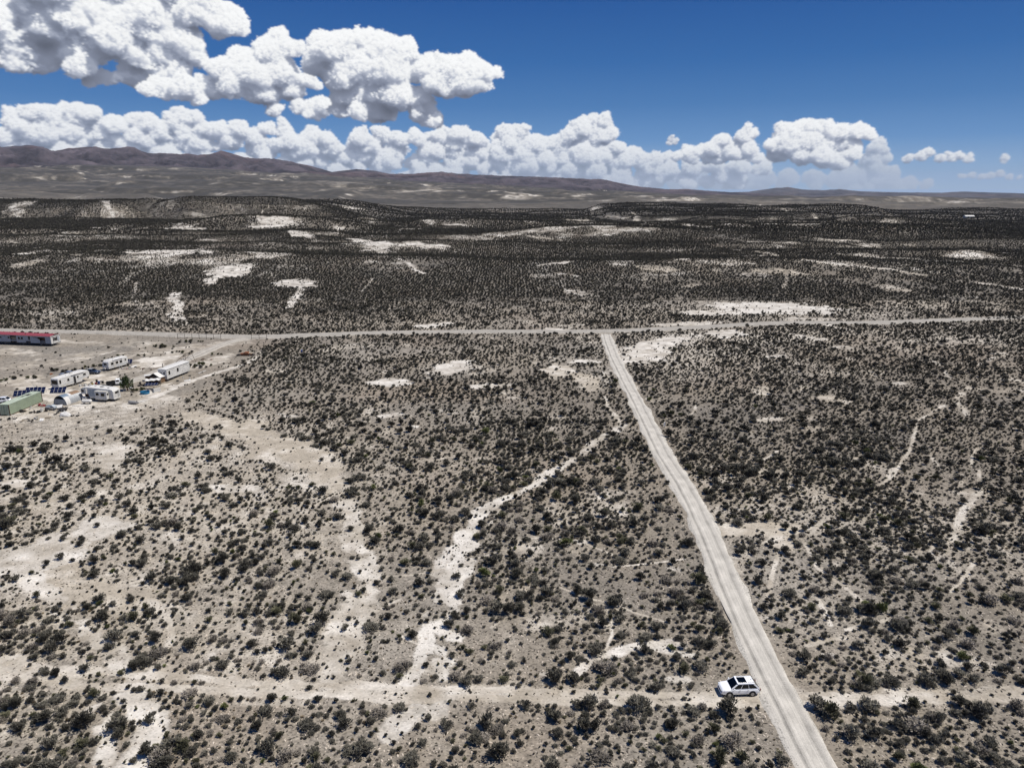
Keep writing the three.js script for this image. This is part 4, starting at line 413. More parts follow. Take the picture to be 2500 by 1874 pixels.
// ---------- derelict mobile home with a red roof ----------
{
  const [t, L0] = edge('mobile_home', 'derelict grey-blue mobile home with a dark red roof and torn openings', 'mobile home', -183.5, -245.35, -159.18, -240.74), L = L0, W = 4.1, y0 = 0.75, H = 2.75, a = -L / 2, b = L / 2;
  part(t, 'floor', B(L, 0.22, W, 0, y0 + 0.11, -W / 2), M.dark);
  part(t, 'inner_wall', [B(L - 0.3, H - 0.3, 0.06, 0, y0 + H / 2, -W * 0.42), B(L - 0.3, 0.05, W - 0.4, 0, y0 + H - 0.1, -W / 2)], M.plywood);
  part(t, 'rear_wall', B(L, H, 0.1, 0, y0 + H / 2, -W + 0.05), M.siding);
  // near wall: sheets of siding left standing between the openings [x0, x1, low, high] measured from the right end
  const sheets = [[0, 2.3, 0, 1], [2.3, 4.6, 0, 0.14], [2.3, 4.6, 0.30, 0.38], [4.6, 5.3, 0, 0.62], [5.3, 7.2, 0, 0.78], [7.2, 8.3, 0, 1], [8.3, 10.2, 0, 0.1], [8.3, 10.2, 0.30, 0.42], [9.1, 10.2, 0.42, 1], [10.2, 13.9, 0, 1], [13.9, 16.4, 0.24, 0.36], [13.2, 16.8, 0.93, 1], [16.4, 17.6, 0.1, 1], [17.6, L, 0, 1], [2.3, 7.2, 0.86, 1], [8.3, 9.1, 0.92, 1]];
  for (const [u, v, lo, hi] of sheets) part(t, 'siding_panel', B(v - u - 0.02, (hi - lo) * H, 0.08, b - (u + v) / 2, y0 + (lo + hi) / 2 * H, -0.05), M.siding);
  for (const [u, y, w, h] of [[8.0 + 0.7, 1.55, 0.6, 0.5], [11.6, 1.75, 0.75, 0.8], [12.8, 1.75, 0.75, 0.8], [17.0, 1.8, 0.7, 0.6], [20.2, 1.8, 0.5, 0.6], [22.6, 1.7, 0.5, 0.7]]) windowOn(t, b - u, y0 + y, w, h, 0.0, 'z', M.siding);
  for (const [u, w, y, h, mt] of [[15.2, 2.2, 1.35, 1.3, M.palewood], [14.2, 0.9, 0.4, 0.5, M.wood], [15.9, 0.7, 0.35, 0.45, M.wood], [9.1, 1.4, 0.35, 0.4, M.wood], [9.6, 0.8, 1.7, 1.2, M.wood], [3.4, 1.8, 0.35, 0.4, M.wood], [3.1, 0.7, 1.7, 1.2, M.darkrust]]) part(t, 'board', B(w, h, 0.04, b - u, y0 + y, -0.35), mt);
  part(t, 'end_wall', [B(0.1, H, 0.9, b - 0.05, y0 + H / 2, -0.45), B(0.1, H, 1.3, b - 0.05, y0 + H / 2, -W + 0.65), B(0.1, 0.9, W - 2.2, b - 0.05, y0 + 0.45, -W / 2 + 0.1), B(0.1, 0.55, W - 2.2, b - 0.05, y0 + H - 0.28, -W / 2 + 0.1)], M.white);
  windowOn(t, -1.75, y0 + 1.55, 0.8, 1.0, b + 0.01, 'x', M.white); part(t, 'torn_sheet', QUAD([b + 0.02, y0 + 0.9, -2.9], [b + 0.3, y0 + 1.1, -3.5], [b + 0.2, y0 + 2.2, -3.4], [b + 0.02, y0 + 2.2, -2.8]), M.siding);
  part(t, 'left_wall', B(0.1, H, W, a + 0.05, y0 + H / 2, -W / 2), M.siding);
  const r = part(t, 'roof', EX([[-W / 2 - 0.25, 0], [0, 0.5], [W / 2 + 0.25, 0], [W / 2 + 0.25, 0.10], [0, 0.62], [-W / 2 - 0.25, 0.10]].reverse(), -L / 2 - 0.2, L / 2 + 0.05, 0).rotateY(Math.PI / 2).translate(0, y0 + H, -W / 2), M.red);
  parts(r, 'fascia', [B(0.08, 0.2, W + 0.5, b + 0.1, y0 + H + 0.02, -W / 2), B(L, 0.16, 0.05, 0, y0 + H - 0.02, 0.22)], M.white); parts(r, 'vent', [CY(0.12, 0.35, b - 10.8, y0 + H + 0.6, -1.0), CY(0.1, 0.3, a + 4, y0 + H + 0.6, -2.0)], M.darkrust);
  for (let k = 0; k < 7; k++) part(t, 'pier', B(0.45, y0, 0.45, a + 1.5 + k * (L - 3) / 6, y0 / 2, -W / 2 + (k % 2 ? 1 : -1)), M.grey);
  CLEAR.push([-171, -245, 14], [-181, -247, 6], [-163, -243, 6]);
}
// ---------- travel trailers ----------
const rvBody = (t, pts, W, mat = M.white) => part(t, 'body', EX(pts, -W, 0, 0.12), mat);
{ // small trailer at the top of the yard
  const [t, L] = edge('travel_trailer', 'white travel trailer parked alone by the driveway, uppermost of the three', 'trailer', -121.05, -207.1, -118.6, -213.8, 'white travel trailers in the yard'), W = 2.5, a = -L / 2, b = L / 2;
  rvBody(t, [[a + 0.1, 0.55], [a, 1.3], [a + 0.25, 2.6], [a + 0.9, 3.05], [b - 0.2, 3.05], [b, 2.7], [b, 0.55]], W);
  for (const x of [a + 1.4, a + 3.1, a + 4.5]) windowOn(t, x, 2.0, 0.85, 0.75, 0.02); windowOn(t, a + 6.2, 2.2, 0.5, 0.5, 0.02); windowOn(t, -1.25, 2.0, 1.2, 0.6, a + 0.06, '-x');
  part(t, 'door', RB(0.7, 1.9, 0.06, 0.02, a + 2.25, 1.55, 0.03), M.cream); part(t, 'awning_roll', CY(0.07, 3.6, a + 3.4, 2.95, 0.1, 'x', 10), M.white); part(t, 'stripe', B(L - 0.6, 0.12, 0.02, 0, 1.15, 0.015), M.rvgrey);
  parts(t, 'roof_vent', [RB(0.5, 0.15, 0.5, 0.04, -0.6, 3.12, -1.2), RB(0.4, 0.12, 0.4, 0.04, 1.6, 3.1, -1.0)], M.cream); parts(t, 'tongue', [B(1.3, 0.1, 0.1, a - 0.5, 0.5, -1.0, 0, 0.3), B(1.3, 0.1, 0.1, a - 0.5, 0.5, -1.5, 0, -0.3)], M.black); parts(t, 'propane_bottle', [CY(0.16, 0.5, a - 0.35, 0.8, -1.1), CY(0.16, 0.5, a - 0.35, 0.8, -1.45)], M.white); part(t, 'underframe', B(L - 0.3, 0.15, W - 0.3, 0, 0.47, -W / 2), M.black);
  for (const z of [-0.25, -W + 0.25]) for (const x of [0.3, 1.1]) wheel(t, x, z, 0.36); CLEAR.push([-120, -210.5, 5]);
}
{ // long trailer with a big rear window
  const [t, L] = edge('travel_trailer', 'long white travel trailer with a broad dark rear window beside the yard junk', 'trailer', -123.9, -187.35, -121.0, -197.2, 'white travel trailers in the yard'), W = 2.6, a = -L / 2, b = L / 2;
  rvBody(t, [[a, 0.5], [a, 2.9], [a + 0.2, 3.15], [b - 1.6, 3.3], [b - 0.4, 3.2], [b, 2.7], [b, 1.7], [b - 0.4, 1.25], [b - 2.4, 1.2], [b - 2.7, 0.5]], W);
  windowOn(t, -W / 2, 2.05, 2.0, 1.1, a - 0.0, '-x'); windowOn(t, a + 0.6, 2.1, 0.5, 1.0, 0.02); windowOn(t, a + 3.2, 2.1, 0.6, 0.7, 0.02); windowOn(t, a + 6.3, 2.15, 0.45, 0.6, 0.02); windowOn(t, b - 1.7, 2.35, 0.9, 0.5, 0.02);
  const d = part(t, 'door', RB(0.72, 2.0, 0.06, 0.02, a + 5.2, 1.6, 0.03), M.black); parts(d, 'door_frame', [B(0.06, 2.1, 0.08, a + 4.8, 1.6, 0.04), B(0.06, 2.1, 0.08, a + 5.6, 1.6, 0.04)], M.white);
  part(t, 'awning_roll', CY(0.08, 4.2, a + 6.3, 3.1, 0.12, 'x', 10), M.cream); parts(t, 'stripe', [B(4.5, 0.1, 0.02, a + 2.6, 1.2, 0.015), B(3, 0.1, 0.02, b - 2.6, 1.7, 0.015, 0, 0, 0.25)], M.rvgrey); parts(t, 'hatch', [RB(1.0, 0.6, 0.04, 0.02, a + 1.2, 0.95, 0.02), RB(0.8, 0.5, 0.04, 0.02, a + 2.6, 0.95, 0.02)], M.cream); parts(t, 'roof_vent', [RB(0.7, 0.3, 0.7, 0.08, 0.3, 3.35, -1.3), CY(0.06, 0.25, -2, 3.3, -0.6), CY(0.06, 0.25, 2.5, 3.4, -0.6)], M.cream); part(t, 'bumper', B(0.12, 0.15, W - 0.1, a - 0.08, 0.5, -W / 2), M.black);
  for (const z of [-0.25, -W + 0.25]) for (const x of [-0.6, 0.3]) wheel(t, x, z, 0.38); parts(t, 'landing_leg', [B(0.12, 1.2, 0.12, b - 2.2, 0.6, -0.4), B(0.12, 1.2, 0.12, b - 2.2, 0.6, -W + 0.4)], M.black); CLEAR.push([-123, -192.5, 6.5]);
}
{ // fifth-wheel trailer, nose to the left, slide-out towards us
  const [t, L] = edge('fifth_wheel_trailer', 'white fifth-wheel trailer with a slide-out, nearest of the three trailers', 'trailer', -112.6, -178.7, -103.4, -177.2, 'white travel trailers in the yard'), W = 2.6, a = -L / 2, b = L / 2;
  rvBody(t, [[a, 2.0], [a + 0.15, 1.75], [a + 2.0, 1.7], [a + 2.3, 0.6], [b, 0.6], [b, 2.6], [b - 0.35, 3.1], [b - 1, 3.25], [a + 2.2, 3.55], [a + 0.6, 3.4], [a, 2.9]], W);
  const s = part(t, 'slide_out', RB(3.4, 2.0, 0.9, 0.05, 1.6, 1.75, 0.42), M.white); part(s, 'slide_roof', B(3.5, 0.05, 1.0, 1.6, 2.79, 0.42), M.cream); part(s, 'skirt', B(3.3, 0.35, 0.04, 1.6, 0.72, 0.8), M.cream);
  windowOn(t, 0.7, 2.05, 0.8, 0.65, 0.88); windowOn(t, 2.25, 1.95, 1.0, 0.8, 0.88); windowOn(t, 0.42, 2.05, 0.5, 0.5, 3.31, 'x');
  const n = part(t, 'nose_slide', RB(1.5, 1.45, 0.35, 0.05, a + 0.95, 2.5, 0.12), M.white); part(n, 'slide_trim', B(1.3, 0.05, 0.4, a + 0.95, 3.2, 0.14), M.cream); windowOn(t, a + 0.75, 2.6, 0.75, 0.65, 0.30);
  part(t, 'side_panel', B(2.6, 1.9, 0.03, a + 3.4, 2.05, 0.01), M.rvgrey); windowOn(t, -1.3, 2.2, 1.3, 0.6, b + 0.0, 'x'); parts(t, 'rear_trim', [B(0.04, 0.12, 2.0, b + 0.02, 1.4, -1.3), B(0.1, 0.18, 2.4, b + 0.06, 0.6, -1.3)], M.cream); part(t, 'ladder', [BAR([b + 0.12, 0.9, -2.0], [b + 0.12, 3.0, -2.0], 0.025), BAR([b + 0.12, 0.9, -1.6], [b + 0.12, 3.0, -1.6], 0.025), ...[1.1, 1.5, 1.9, 2.3, 2.7].map((y) => BAR([b + 0.12, y, -2.0], [b + 0.12, y, -1.6], 0.02))], M.alu);
  parts(t, 'roof_vent', [RB(0.45, 0.14, 0.45, 0.03, -3, 3.5, -1.2), RB(0.45, 0.14, 0.45, 0.03, -1.4, 3.5, -1.4), RB(0.9, 0.28, 0.7, 0.08, 0.6, 3.45, -1.3), RB(0.45, 0.14, 0.45, 0.03, 2.6, 3.35, -1.1)], M.grey); part(t, 'underframe', B(L - 2.8, 0.18, W - 0.3, 1.2, 0.5, -W / 2), M.black); part(t, 'storage_door', B(1.9, 1.0, 0.05, a + 1.2, 1.05, -0.9), M.darkrust, 'brown board skirting under the raised nose');
  for (const z of [-0.25, -W + 0.25]) for (const x of [0.7, 1.6]) wheel(t, x, z, 0.38); parts(t, 'landing_leg', [B(0.12, 1.7, 0.12, a + 1.9, 0.85, -0.4), B(0.12, 1.7, 0.12, a + 1.9, 0.85, -W + 0.4)], M.black); CLEAR.push([-109, -179, 4], [-105, -178.5, 4]);
}
// ---------- green shipping container ----------
{
  const [t, L] = edge('shipping_container', 'pale green shipping container with a patched roof', 'container', -122.67, -165.65, -122.2, -177.4), W = 2.45, H = 2.6, a = -L / 2, b = L / 2, ribs = [];
  for (let x = a + 0.25; x < b - 0.2; x += 0.28) ribs.push(B(0.13, H - 0.35, 0.05, x, H / 2 + 0.1, 0.0), B(0.13, H - 0.35, 0.05, x, H / 2 + 0.1, -W));
  part(t, 'body', B(L - 0.1, H - 0.1, W - 0.04, 0, H / 2 + 0.08, -W / 2), M.green); part(t, 'corrugation', ribs, M.green); const r = part(t, 'roof', B(L, 0.08, W + 0.06, 0, H + 0.12, -W / 2), M.greenTop); parts(r, 'roof_patch', [B(1.6, 0.05, 0.9, 2.6, H + 0.19, -1.1), B(0.9, 0.05, 0.5, 1.2, H + 0.19, -1.5)], M.dark);
  for (const x of [a + 0.04, b - 0.04]) for (const z of [0.01, -W - 0.01]) part(t, 'corner_post', B(0.14, H + 0.1, 0.14, x, H / 2 + 0.06, z), M.darkrust);
  for (const z of [-0.63, -1.85]) part(t, 'door', B(0.06, H - 0.3, 1.12, a + 0.02, H / 2 + 0.08, z), M.green); parts(t, 'lock_bar', [-0.35, -0.9, -1.55, -2.1].map((z) => CY(0.025, H - 0.3, a - 0.03, H / 2 + 0.08, z, 'y', 8)), M.steel); parts(t, 'bottom_rail', [B(L, 0.14, 0.1, 0, 0.07, 0.02), B(L, 0.14, 0.1, 0, 0.07, -W - 0.02)], M.darkrust); CLEAR.push([-124, -168, 3], [-124, -174, 3.5]);
}
// ---------- quonset hut of arched metal panels ----------
{
  const [t, L] = edge('quonset_hut', 'arched metal hut with patchwork roof panels and half-open front', 'hut', -113.82, -173.97, -112.5, -179.2), R = 2.05, a = -L / 2, n = 8, tone = [M.steel, M.tan, M.tan, M.steelBlue, M.tan, M.steelBlue, M.tan, M.tan];
  for (let k = 0; k < n; k++) for (let q = 0; q < 3; q++) { // each arch in three curved sheets
    const x0 = a + k * L / n, w = L / n, pos = [], uv = [], idx = [], A0 = [0, 1.0, 2.05][q], A1 = [1.0, 2.05, Math.PI][q], N = 12, C = 10;
    for (let i = 0; i <= N; i++) for (let c = 0; c <= C; c++) { const th = A0 + (A1 - A0) * i / N, rr2 = R * (1 + 0.012 * Math.cos(c / C * 6.283 * 3)) + (q === 1 ? 0.012 : 0) + (k % 2) * 0.006, y = Math.sin(th) * rr2 * 1.12, z = -R + Math.cos(th) * rr2; pos.push(x0 + w * c / C * 1.02, y, z); uv.push(c / C, i / N); }
    for (let i = 0; i < N; i++) for (let c = 0; c < C; c++) { const p = i * (C + 1) + c; idx.push(p, p + C + 1, p + 1, p + 1, p + C + 1, p + C + 2); }
    const g = new THREE.BufferGeometry(); g.setAttribute('position', new THREE.Float32BufferAttribute(pos, 3)); g.setAttribute('uv', new THREE.Float32BufferAttribute(uv, 2)); g.setIndex(idx); g.computeVertexNormals();
    part(t, 'arch_panel', g, q === 0 ? (k < 2 ? M.white : M.steel) : q === 1 ? (k === 3 ? M.white : k < 3 ? M.steelBlue : M.tan) : M.steel).material.side = THREE.DoubleSide;
  }
  for (let k = 0; k < 5; k++) { const y = 0.15 + k * 0.28, hw = Math.sqrt(Math.max(0, R * R - (y / 1.12) ** 2)) - 0.05; part(t, 'front_board', B(0.05, 0.26, hw * 2, a + 0.1, y, -R), k % 2 ? M.steel : M.rvgrey); }
  part(t, 'rear_wall', new THREE.CircleGeometry(R * 0.99, 24, 0, Math.PI).scale(1, 1.12, 1).rotateY(-Math.PI / 2).translate(-a - 0.05, 0, -R), M.steel).material.side = THREE.DoubleSide; CLEAR.push([-115.3, -177, 3.6]);
}
// ---------- white office trailer ----------
{
  const [t, L] = edge('office_trailer', 'long white box trailer house with two dark windows and a stovepipe', 'trailer', -98.4, -196.1, -96.3, -206.3), W = 2.7, y0 = 0.65, H = 2.75, a = -L / 2, b = L / 2;
  part(t, 'body', RB(L, H, W, 0.04, 0, y0 + H / 2, -W / 2), M.white); parts(t, 'siding_rib', Array.from({ length: 22 }, (_, k) => B(0.03, H - 0.2, 0.02, a + 0.3 + k * (L - 0.6) / 21, y0 + H / 2, 0.01)), M.white); part(t, 'roof', EX([[-W / 2 - 0.1, 0], [-W / 2 - 0.1, 0.08], [0, 0.2], [W / 2 + 0.1, 0.08], [W / 2 + 0.1, 0]], -L / 2 - 0.12, L / 2 + 0.12, 0).rotateY(Math.PI / 2).translate(0, y0 + H, -W / 2), M.white);
  windowOn(t, a + 1.2, y0 + 1.65, 0.75, 1.1, 0.02, 'z', M.white); windowOn(t, a + 4.9, y0 + 1.65, 0.75, 1.1, 0.02, 'z', M.white); const d = part(t, 'door', B(0.06, 1.95, 0.85, a - 0.01, y0 + 1.05, -1.9), M.grey); part(d, 'handle', B(0.05, 0.1, 0.06, a - 0.06, y0 + 1.0, -1.6), M.chrome); part(t, 'window_end', B(0.05, 0.6, 0.5, a - 0.01, y0 + 1.7, -0.75), M.glass);
  part(t, 'stovepipe', [CY(0.09, 1.1, a + 1.9, y0 + H + 0.6, -W + 0.3), CY(0.14, 0.12, a + 1.9, y0 + H + 1.18, -W + 0.3)], M.black); parts(t, 'trim', [B(L, 0.1, 0.04, 0, y0 + H - 0.05, 0.03), B(0.08, H, 0.04, a + 0.04, y0 + H / 2, 0.02), B(0.08, H, 0.04, b - 0.04, y0 + H / 2, 0.02)], M.cream); part(t, 'underframe', B(L - 0.4, 0.22, W - 0.4, 0, y0 - 0.1, -W / 2), M.black);
  for (let k = 0; k < 5; k++) part(t, 'pier', B(0.35, 0.55, 0.35, a + 0.8 + k * (L - 1.6) / 4, 0.27, -0.5), M.grey); CLEAR.push([-98.7, -198.8, 3.5], [-98, -203.5, 3.5]);
}
// ---------- sheds beside it ----------
{
  const t = T('gable_shed', 'small dark gabled shed with a bright white metal roof', 'shed', -101.0, -196.4, 74), W = 3.6, L = 2.8, H = 1.75, ov = 0.3;
  part(t, 'wall', [B(0.08, H, W, -L / 2, H / 2, 0), B(0.08, H, W, L / 2, H / 2, 0), B(L, H, 0.08, 0, H / 2, W / 2), B(L, H, 0.08, 0, H / 2, -W / 2)], M.wood); part(t, 'gable', EX([[-W / 2, 0], [W / 2, 0], [0, 0.95]], -0.04, 0.04, 0).rotateY(Math.PI / 2).translate(-L / 2, H, 0), M.dark);
  for (const s of [1, -1]) for (let k = 0; k < 3; k++) part(t, 'roof_sheet', QUAD([-L / 2 - ov + k * (L + 2 * ov) / 3, H + 1.02, 0], ...(s > 0 ? [[-L / 2 - ov + k * (L + 2 * ov) / 3, H - 0.12, s * (W / 2 + ov)], [-L / 2 - ov + (k + 1) * (L + 2 * ov) / 3 - 0.02, H - 0.12, s * (W / 2 + ov)], [-L / 2 - ov + (k + 1) * (L + 2 * ov) / 3 - 0.02, H + 1.02, 0]] : [[-L / 2 - ov + (k + 1) * (L + 2 * ov) / 3 - 0.02, H + 1.02, 0], [-L / 2 - ov + (k + 1) * (L + 2 * ov) / 3 - 0.02, H - 0.12, s * (W / 2 + ov)], [-L / 2 - ov + k * (L + 2 * ov) / 3, H - 0.12, s * (W / 2 + ov)]]), 0.03), M.white); part(t, 'door', B(0.06, 1.6, 0.8, -L / 2 - 0.04, 0.8, 0.3), M.darkrust); CLEAR.push([-101, -196.4, 2.8]);
}
{
  const t = T('lean_to', 'low lean-to with a wavy white roof in front of the gabled shed', 'shelter', -100.7, -192.6, 20);
  const pos = [], idx = [], uv = [], N = 24; for (let i = 0; i <= N; i++) for (let k = 0; k <= 4; k++) { const x = -2 + 4 * i / N, z = -0.9 + 1.8 * k / 4; pos.push(x, 1.65 + 0.1 * Math.sin(i * 0.8) - 0.12 * z + 0.04 * Math.sin(k * 2 + i), z); uv.push(i / N, k / 4); } for (let i = 0; i < N; i++) for (let k = 0; k < 4; k++) { const p = i * 5 + k; idx.push(p, p + 1, p + 5, p + 1, p + 6, p + 5); }
  const g = new THREE.BufferGeometry(); g.setAttribute('position', new THREE.Float32BufferAttribute(pos, 3)); g.setAttribute('uv', new THREE.Float32BufferAttribute(uv, 2)); g.setIndex(idx); g.computeVertexNormals(); const w = M.white.clone(); w.side = THREE.DoubleSide; part(t, 'roof', g, w);
  for (const [x, z] of [[-1.9, 0.8], [1.9, 0.8], [-1.9, -0.8], [1.9, -0.8]]) part(t, 'post', BAR([x, 0, z], [x, 1.7, z], 0.05), M.palewood); part(t, 'back_wall', B(3.8, 1.5, 0.06, 0, 0.75, -0.85), M.dark); part(t, 'shelf', B(2.6, 0.06, 0.6, 0.3, 0.7, -0.4), M.wood); CLEAR.push([-100.7, -192.6, 2.4]);
}
{
  const t = T('well_house', 'tiny brown hut with a flat white roof beside the driveway', 'hut', -104.4, -197.2, 30);
  for (let k = 0; k < 6; k++) part(t, 'plank', B(0.2, 1.5, 0.05, -0.55 + k * 0.22, 0.75, 0.55), k % 2 ? M.wood : M.plywood); part(t, 'wall', [B(1.3, 1.5, 0.05, 0, 0.75, -0.55), B(0.05, 1.5, 1.1, 0.65, 0.75, 0), B(0.05, 1.5, 1.1, -0.65, 0.75, 0)], M.wood); part(t, 'roof', RB(1.8, 0.12, 1.6, 0.03, 0, 1.6, 0), M.white); CLEAR.push([-104.4, -197.2, 1.3]);
}
// ---------- far white ranch building ----------
{
  const x = 1090, z = -1742, t = T('ranch_building', 'distant long white roofed barn on the plain at the right', 'building', x, z, 4);
  part(t, 'wall', B(22, 4, 10, 0, 2, 0), M.cream); part(t, 'roof', EX([[-5.6, 0], [5.6, 0], [0, 2.6]], -11.6, 11.6, 0).rotateY(Math.PI / 2).translate(0, 4, 0), M.white); part(t, 'door', B(4, 3.2, 0.2, -4, 1.6, 5.05), M.dark); part(t, 'window', B(2, 1.2, 0.2, 4, 2.2, 5.05), M.glass); part(t, 'annex', B(9, 3, 8, 16, 1.5, 1), M.dark);
}
// ---------- cars: front towards -x ----------
function loft(st, n) { // a body through rounded-box rings [x, half-width, low, high]
  const N = 32, pos = [], uv = [], idx = []; st.forEach(([x, w, y0, y1], i) => { for (let k = 0; k <= N; k++) { const th = k / N * 6.28318, c = Math.cos(th), q = Math.sin(th); pos.push(x, (y0 + y1) / 2 + Math.sign(q) * Math.abs(q) ** (2 / n) * (y1 - y0) / 2, Math.sign(c) * Math.abs(c) ** (2 / n) * w); uv.push(i / st.length, k / N); } });
  for (let i = 0; i + 1 < st.length; i++) for (let k = 0; k < N; k++) { const a = i * (N + 1) + k, c = a + N + 1; idx.push(a, c, a + 1, a + 1, c, c + 1); }
  for (const i of [0, st.length - 1]) { const m = pos.length / 3; pos.push(st[i][0], (st[i][2] + st[i][3]) / 2, 0); uv.push(0, 0); for (let k = 0; k < N; k++) { const a = i * (N + 1) + k; i ? idx.push(m, a, a + 1) : idx.push(m, a + 1, a); } }
  const g = new THREE.BufferGeometry(); g.setAttribute('position', new THREE.Float32BufferAttribute(pos, 3)); g.setAttribute('uv', new THREE.Float32BufferAttribute(uv, 2)); g.setIndex(idx); g.computeVertexNormals(); return g; }
function car(t, o) {
  const { L, W, H, belt, hood, r, body, cab } = o, hw = W / 2, f = -L / 2, b = L / 2; // cab: [x of windscreen foot, windscreen top, roof end, rear foot]
  const deck = o.deck ?? belt, st = [[f, hw * 0.68, 0.42, hood - 0.30], [f + 0.06, hw * 0.80, 0.34, hood - 0.16], [f + 0.2, hw * 0.91, 0.30, hood - 0.06], [f + 0.5, hw * 0.97, 0.28, hood], [cab[0], hw, 0.27, belt], [0, hw, 0.26, belt + 0.01], [cab[3] - 0.3, hw, 0.27, belt], [b - 0.35, hw * 0.97, 0.29, deck], [b - 0.12, hw * 0.90, 0.33, deck - 0.05], [b - 0.03, hw * 0.82, 0.38, deck - 0.14], [b, hw * 0.74, 0.46, deck - 0.26]];
  part(t, 'body', loft(st, 5), body);
  for (const cx of o.axle) for (const s of [1, -1]) part(t, 'wheel_arch', new THREE.CylinderGeometry(r + 0.08, r + 0.08, 0.03, 24).rotateX(Math.PI / 2).translate(cx, r + 0.02, s * (hw - 0.006)), M.black);
  const wb = hw - 0.07, wt = hw - 0.24, y0 = belt - 0.02, y1 = H - 0.03, V = [[cab[0], y0, wb], [cab[3], y0, wb], [cab[2], y1, wt], [cab[1], y1, wt]], N = V.map(([x, y, z]) => [x, y, -z]), pos = [], F = (a, c, d, e) => pos.push(...a, ...c, ...d, ...a, ...d, ...e);
  F(V[0], V[1], V[2], V[3]); F(N[1], N[0], N[3], N[2]); F(V[3], V[2], N[2], N[3]); F(N[0], V[0], V[3], N[3]); F(V[1], N[1], N[2], V[2]);
  const g = new THREE.BufferGeometry(); g.setAttribute('position', new THREE.Float32BufferAttribute(pos, 3)); g.setAttribute('uv', new THREE.Float32BufferAttribute(new Float32Array(pos.length / 3 * 2), 2)); g.computeVertexNormals(); part(t, 'cabin', g, body);
  const roof = part(t, 'roof', RB(cab[2] - cab[1] + 0.1, 0.08, wt * 2 + 0.06, 0.035, (cab[1] + cab[2]) / 2, H - 0.02, 0), body);
  const at = (s, u, v) => { const lo = [mix(cab[0], cab[3], u), y0, wb], hi = [mix(cab[1], cab[2], u), y1, wt]; return [mix(lo[0], hi[0], v), mix(lo[1], hi[1], v), s * (mix(lo[2], hi[2], v) + 0.004)]; };
  for (const s of [1, -1]) o.panes.forEach(([u0, u1]) => { const q = [at(s, u0, 0.12), at(s, u1, 0.12), at(s, u1 - (u1 > 0.9 ? 0.05 : 0), 0.86), at(s, u0 + (u0 < 0.1 ? 0.03 : 0), 0.86)]; part(t, 'side_window', s > 0 ? QUAD(...q, 0.012) : QUAD(...q.reverse(), 0.012), M.glass); });
  const across = (x0, x1, sg) => { const p = (v, s) => [mix(x0, x1, v) + sg * 0.006, mix(y0, y1, v) + 0.006, s * (mix(wb, wt, v) - 0.1)]; return sg < 0 ? QUAD(p(0.08, -1), p(0.08, 1), p(0.93, 1), p(0.93, -1), 0.015) : QUAD(p(0.08, 1), p(0.08, -1), p(0.93, -1), p(0.93, 1), 0.015); };
  part(t, 'windscreen', across(cab[0], cab[1], -1), M.glass); part(t, 'rear_window', across(cab[3], cab[2], 1), M.glass);
  for (const cx of o.axle) for (const s of [1, -1]) wheel(t, cx, s * (hw - 0.10), r, 0.24);
  for (const s of [1, -1]) { part(t, 'headlight', RB(0.34, 0.13, 0.34, 0.05, f + 0.22, hood - 0.2, s * (hw - 0.29)), M.lamp); part(t, 'taillight', RB(0.12, 0.3, 0.24, 0.04, b - 0.02, belt - 0.22, s * (hw - 0.16)), M.tail); part(t, 'mirror', RB(0.14, 0.16, 0.24, 0.05, cab[0] + 0.35, belt + 0.1, s * (hw + 0.1)), body); for (const x of o.handles) part(t, 'door_handle', B(0.2, 0.03, 0.03, x, belt - 0.12, s * (hw + 0.012)), M.chrome); }
  part(t, 'grille', RB(0.08, 0.2, W * 0.5, 0.02, f + 0.0, hood - 0.38, 0), M.black); parts(t, 'bumper', [RB(0.2, 0.18, W - 0.5, 0.07, f + 0.04, 0.42, 0), RB(0.16, 0.18, W - 0.5, 0.07, b - 0.02, 0.46, 0)], o.bumper ?? body); part(t, 'underbody', B(L - 0.5, 0.14, W - 0.4, 0, 0.32, 0), M.black);
  return roof;
}
{
  const t = T('suv', 'white suv with a dark sunroof parked beside the dirt road junction', 'car', 24.75, -66.2, 3.3), o = { L: 4.8, W: 1.94, H: 1.74, belt: 1.10, hood: 1.04, r: 0.37, axle: [-1.45, 1.42], cab: [-1.28, -0.42, 1.62, 2.30], panes: [[0.04, 0.32], [0.34, 0.62], [0.64, 0.95]], handles: [-0.2, 0.85], body: M.carWhite, bumper: M.carWhite };
  t.scale.setScalar(0.88); const roof = car(t, o); part(roof, 'sunroof', RB(1.05, 0.03, 0.98, 0.012, 0.25, 1.765, 0), M.glass); for (const s of [1, -1]) part(roof, 'roof_rail', [BAR([-0.2, 1.83, s * 0.62], [1.6, 1.83, s * 0.62], 0.02), BAR([-0.2, 1.76, s * 0.62], [-0.2, 1.83, s * 0.62], 0.02), BAR([1.6, 1.76, s * 0.62], [1.6, 1.83, s * 0.62], 0.02)], M.chrome); part(roof, 'antenna', RB(0.16, 0.08, 0.06, 0.02, 1.45, 1.81, 0), M.steelBlue); 
  CLEAR.push([24, -66.1, 1.9], [26, -66.1, 1.9]);
}
const sedan = { L: 4.75, W: 1.8, H: 1.45, belt: 0.95, hood: 0.92, deck: 0.98, r: 0.32, axle: [-1.4, 1.35], cab: [-0.95, -0.25, 1.0, 1.75], panes: [[0.05, 0.47], [0.5, 0.92]], handles: [0.05, 0.95] };
car(T('sedan', 'dark blue-grey sedan parked beside the yard drive', 'car', -124.6, -204.5, 171.5), { ...sedan, body: M.carBlue }); CLEAR.push([-124.6, -204.5, 2.6]);
car(T('sedan', 'silver-grey sedan partly hidden behind the long trailer', 'car', -130.0, -201.6, 5), { ...sedan, body: M.carGrey }); CLEAR.push([-130, -201.6, 2.6]);
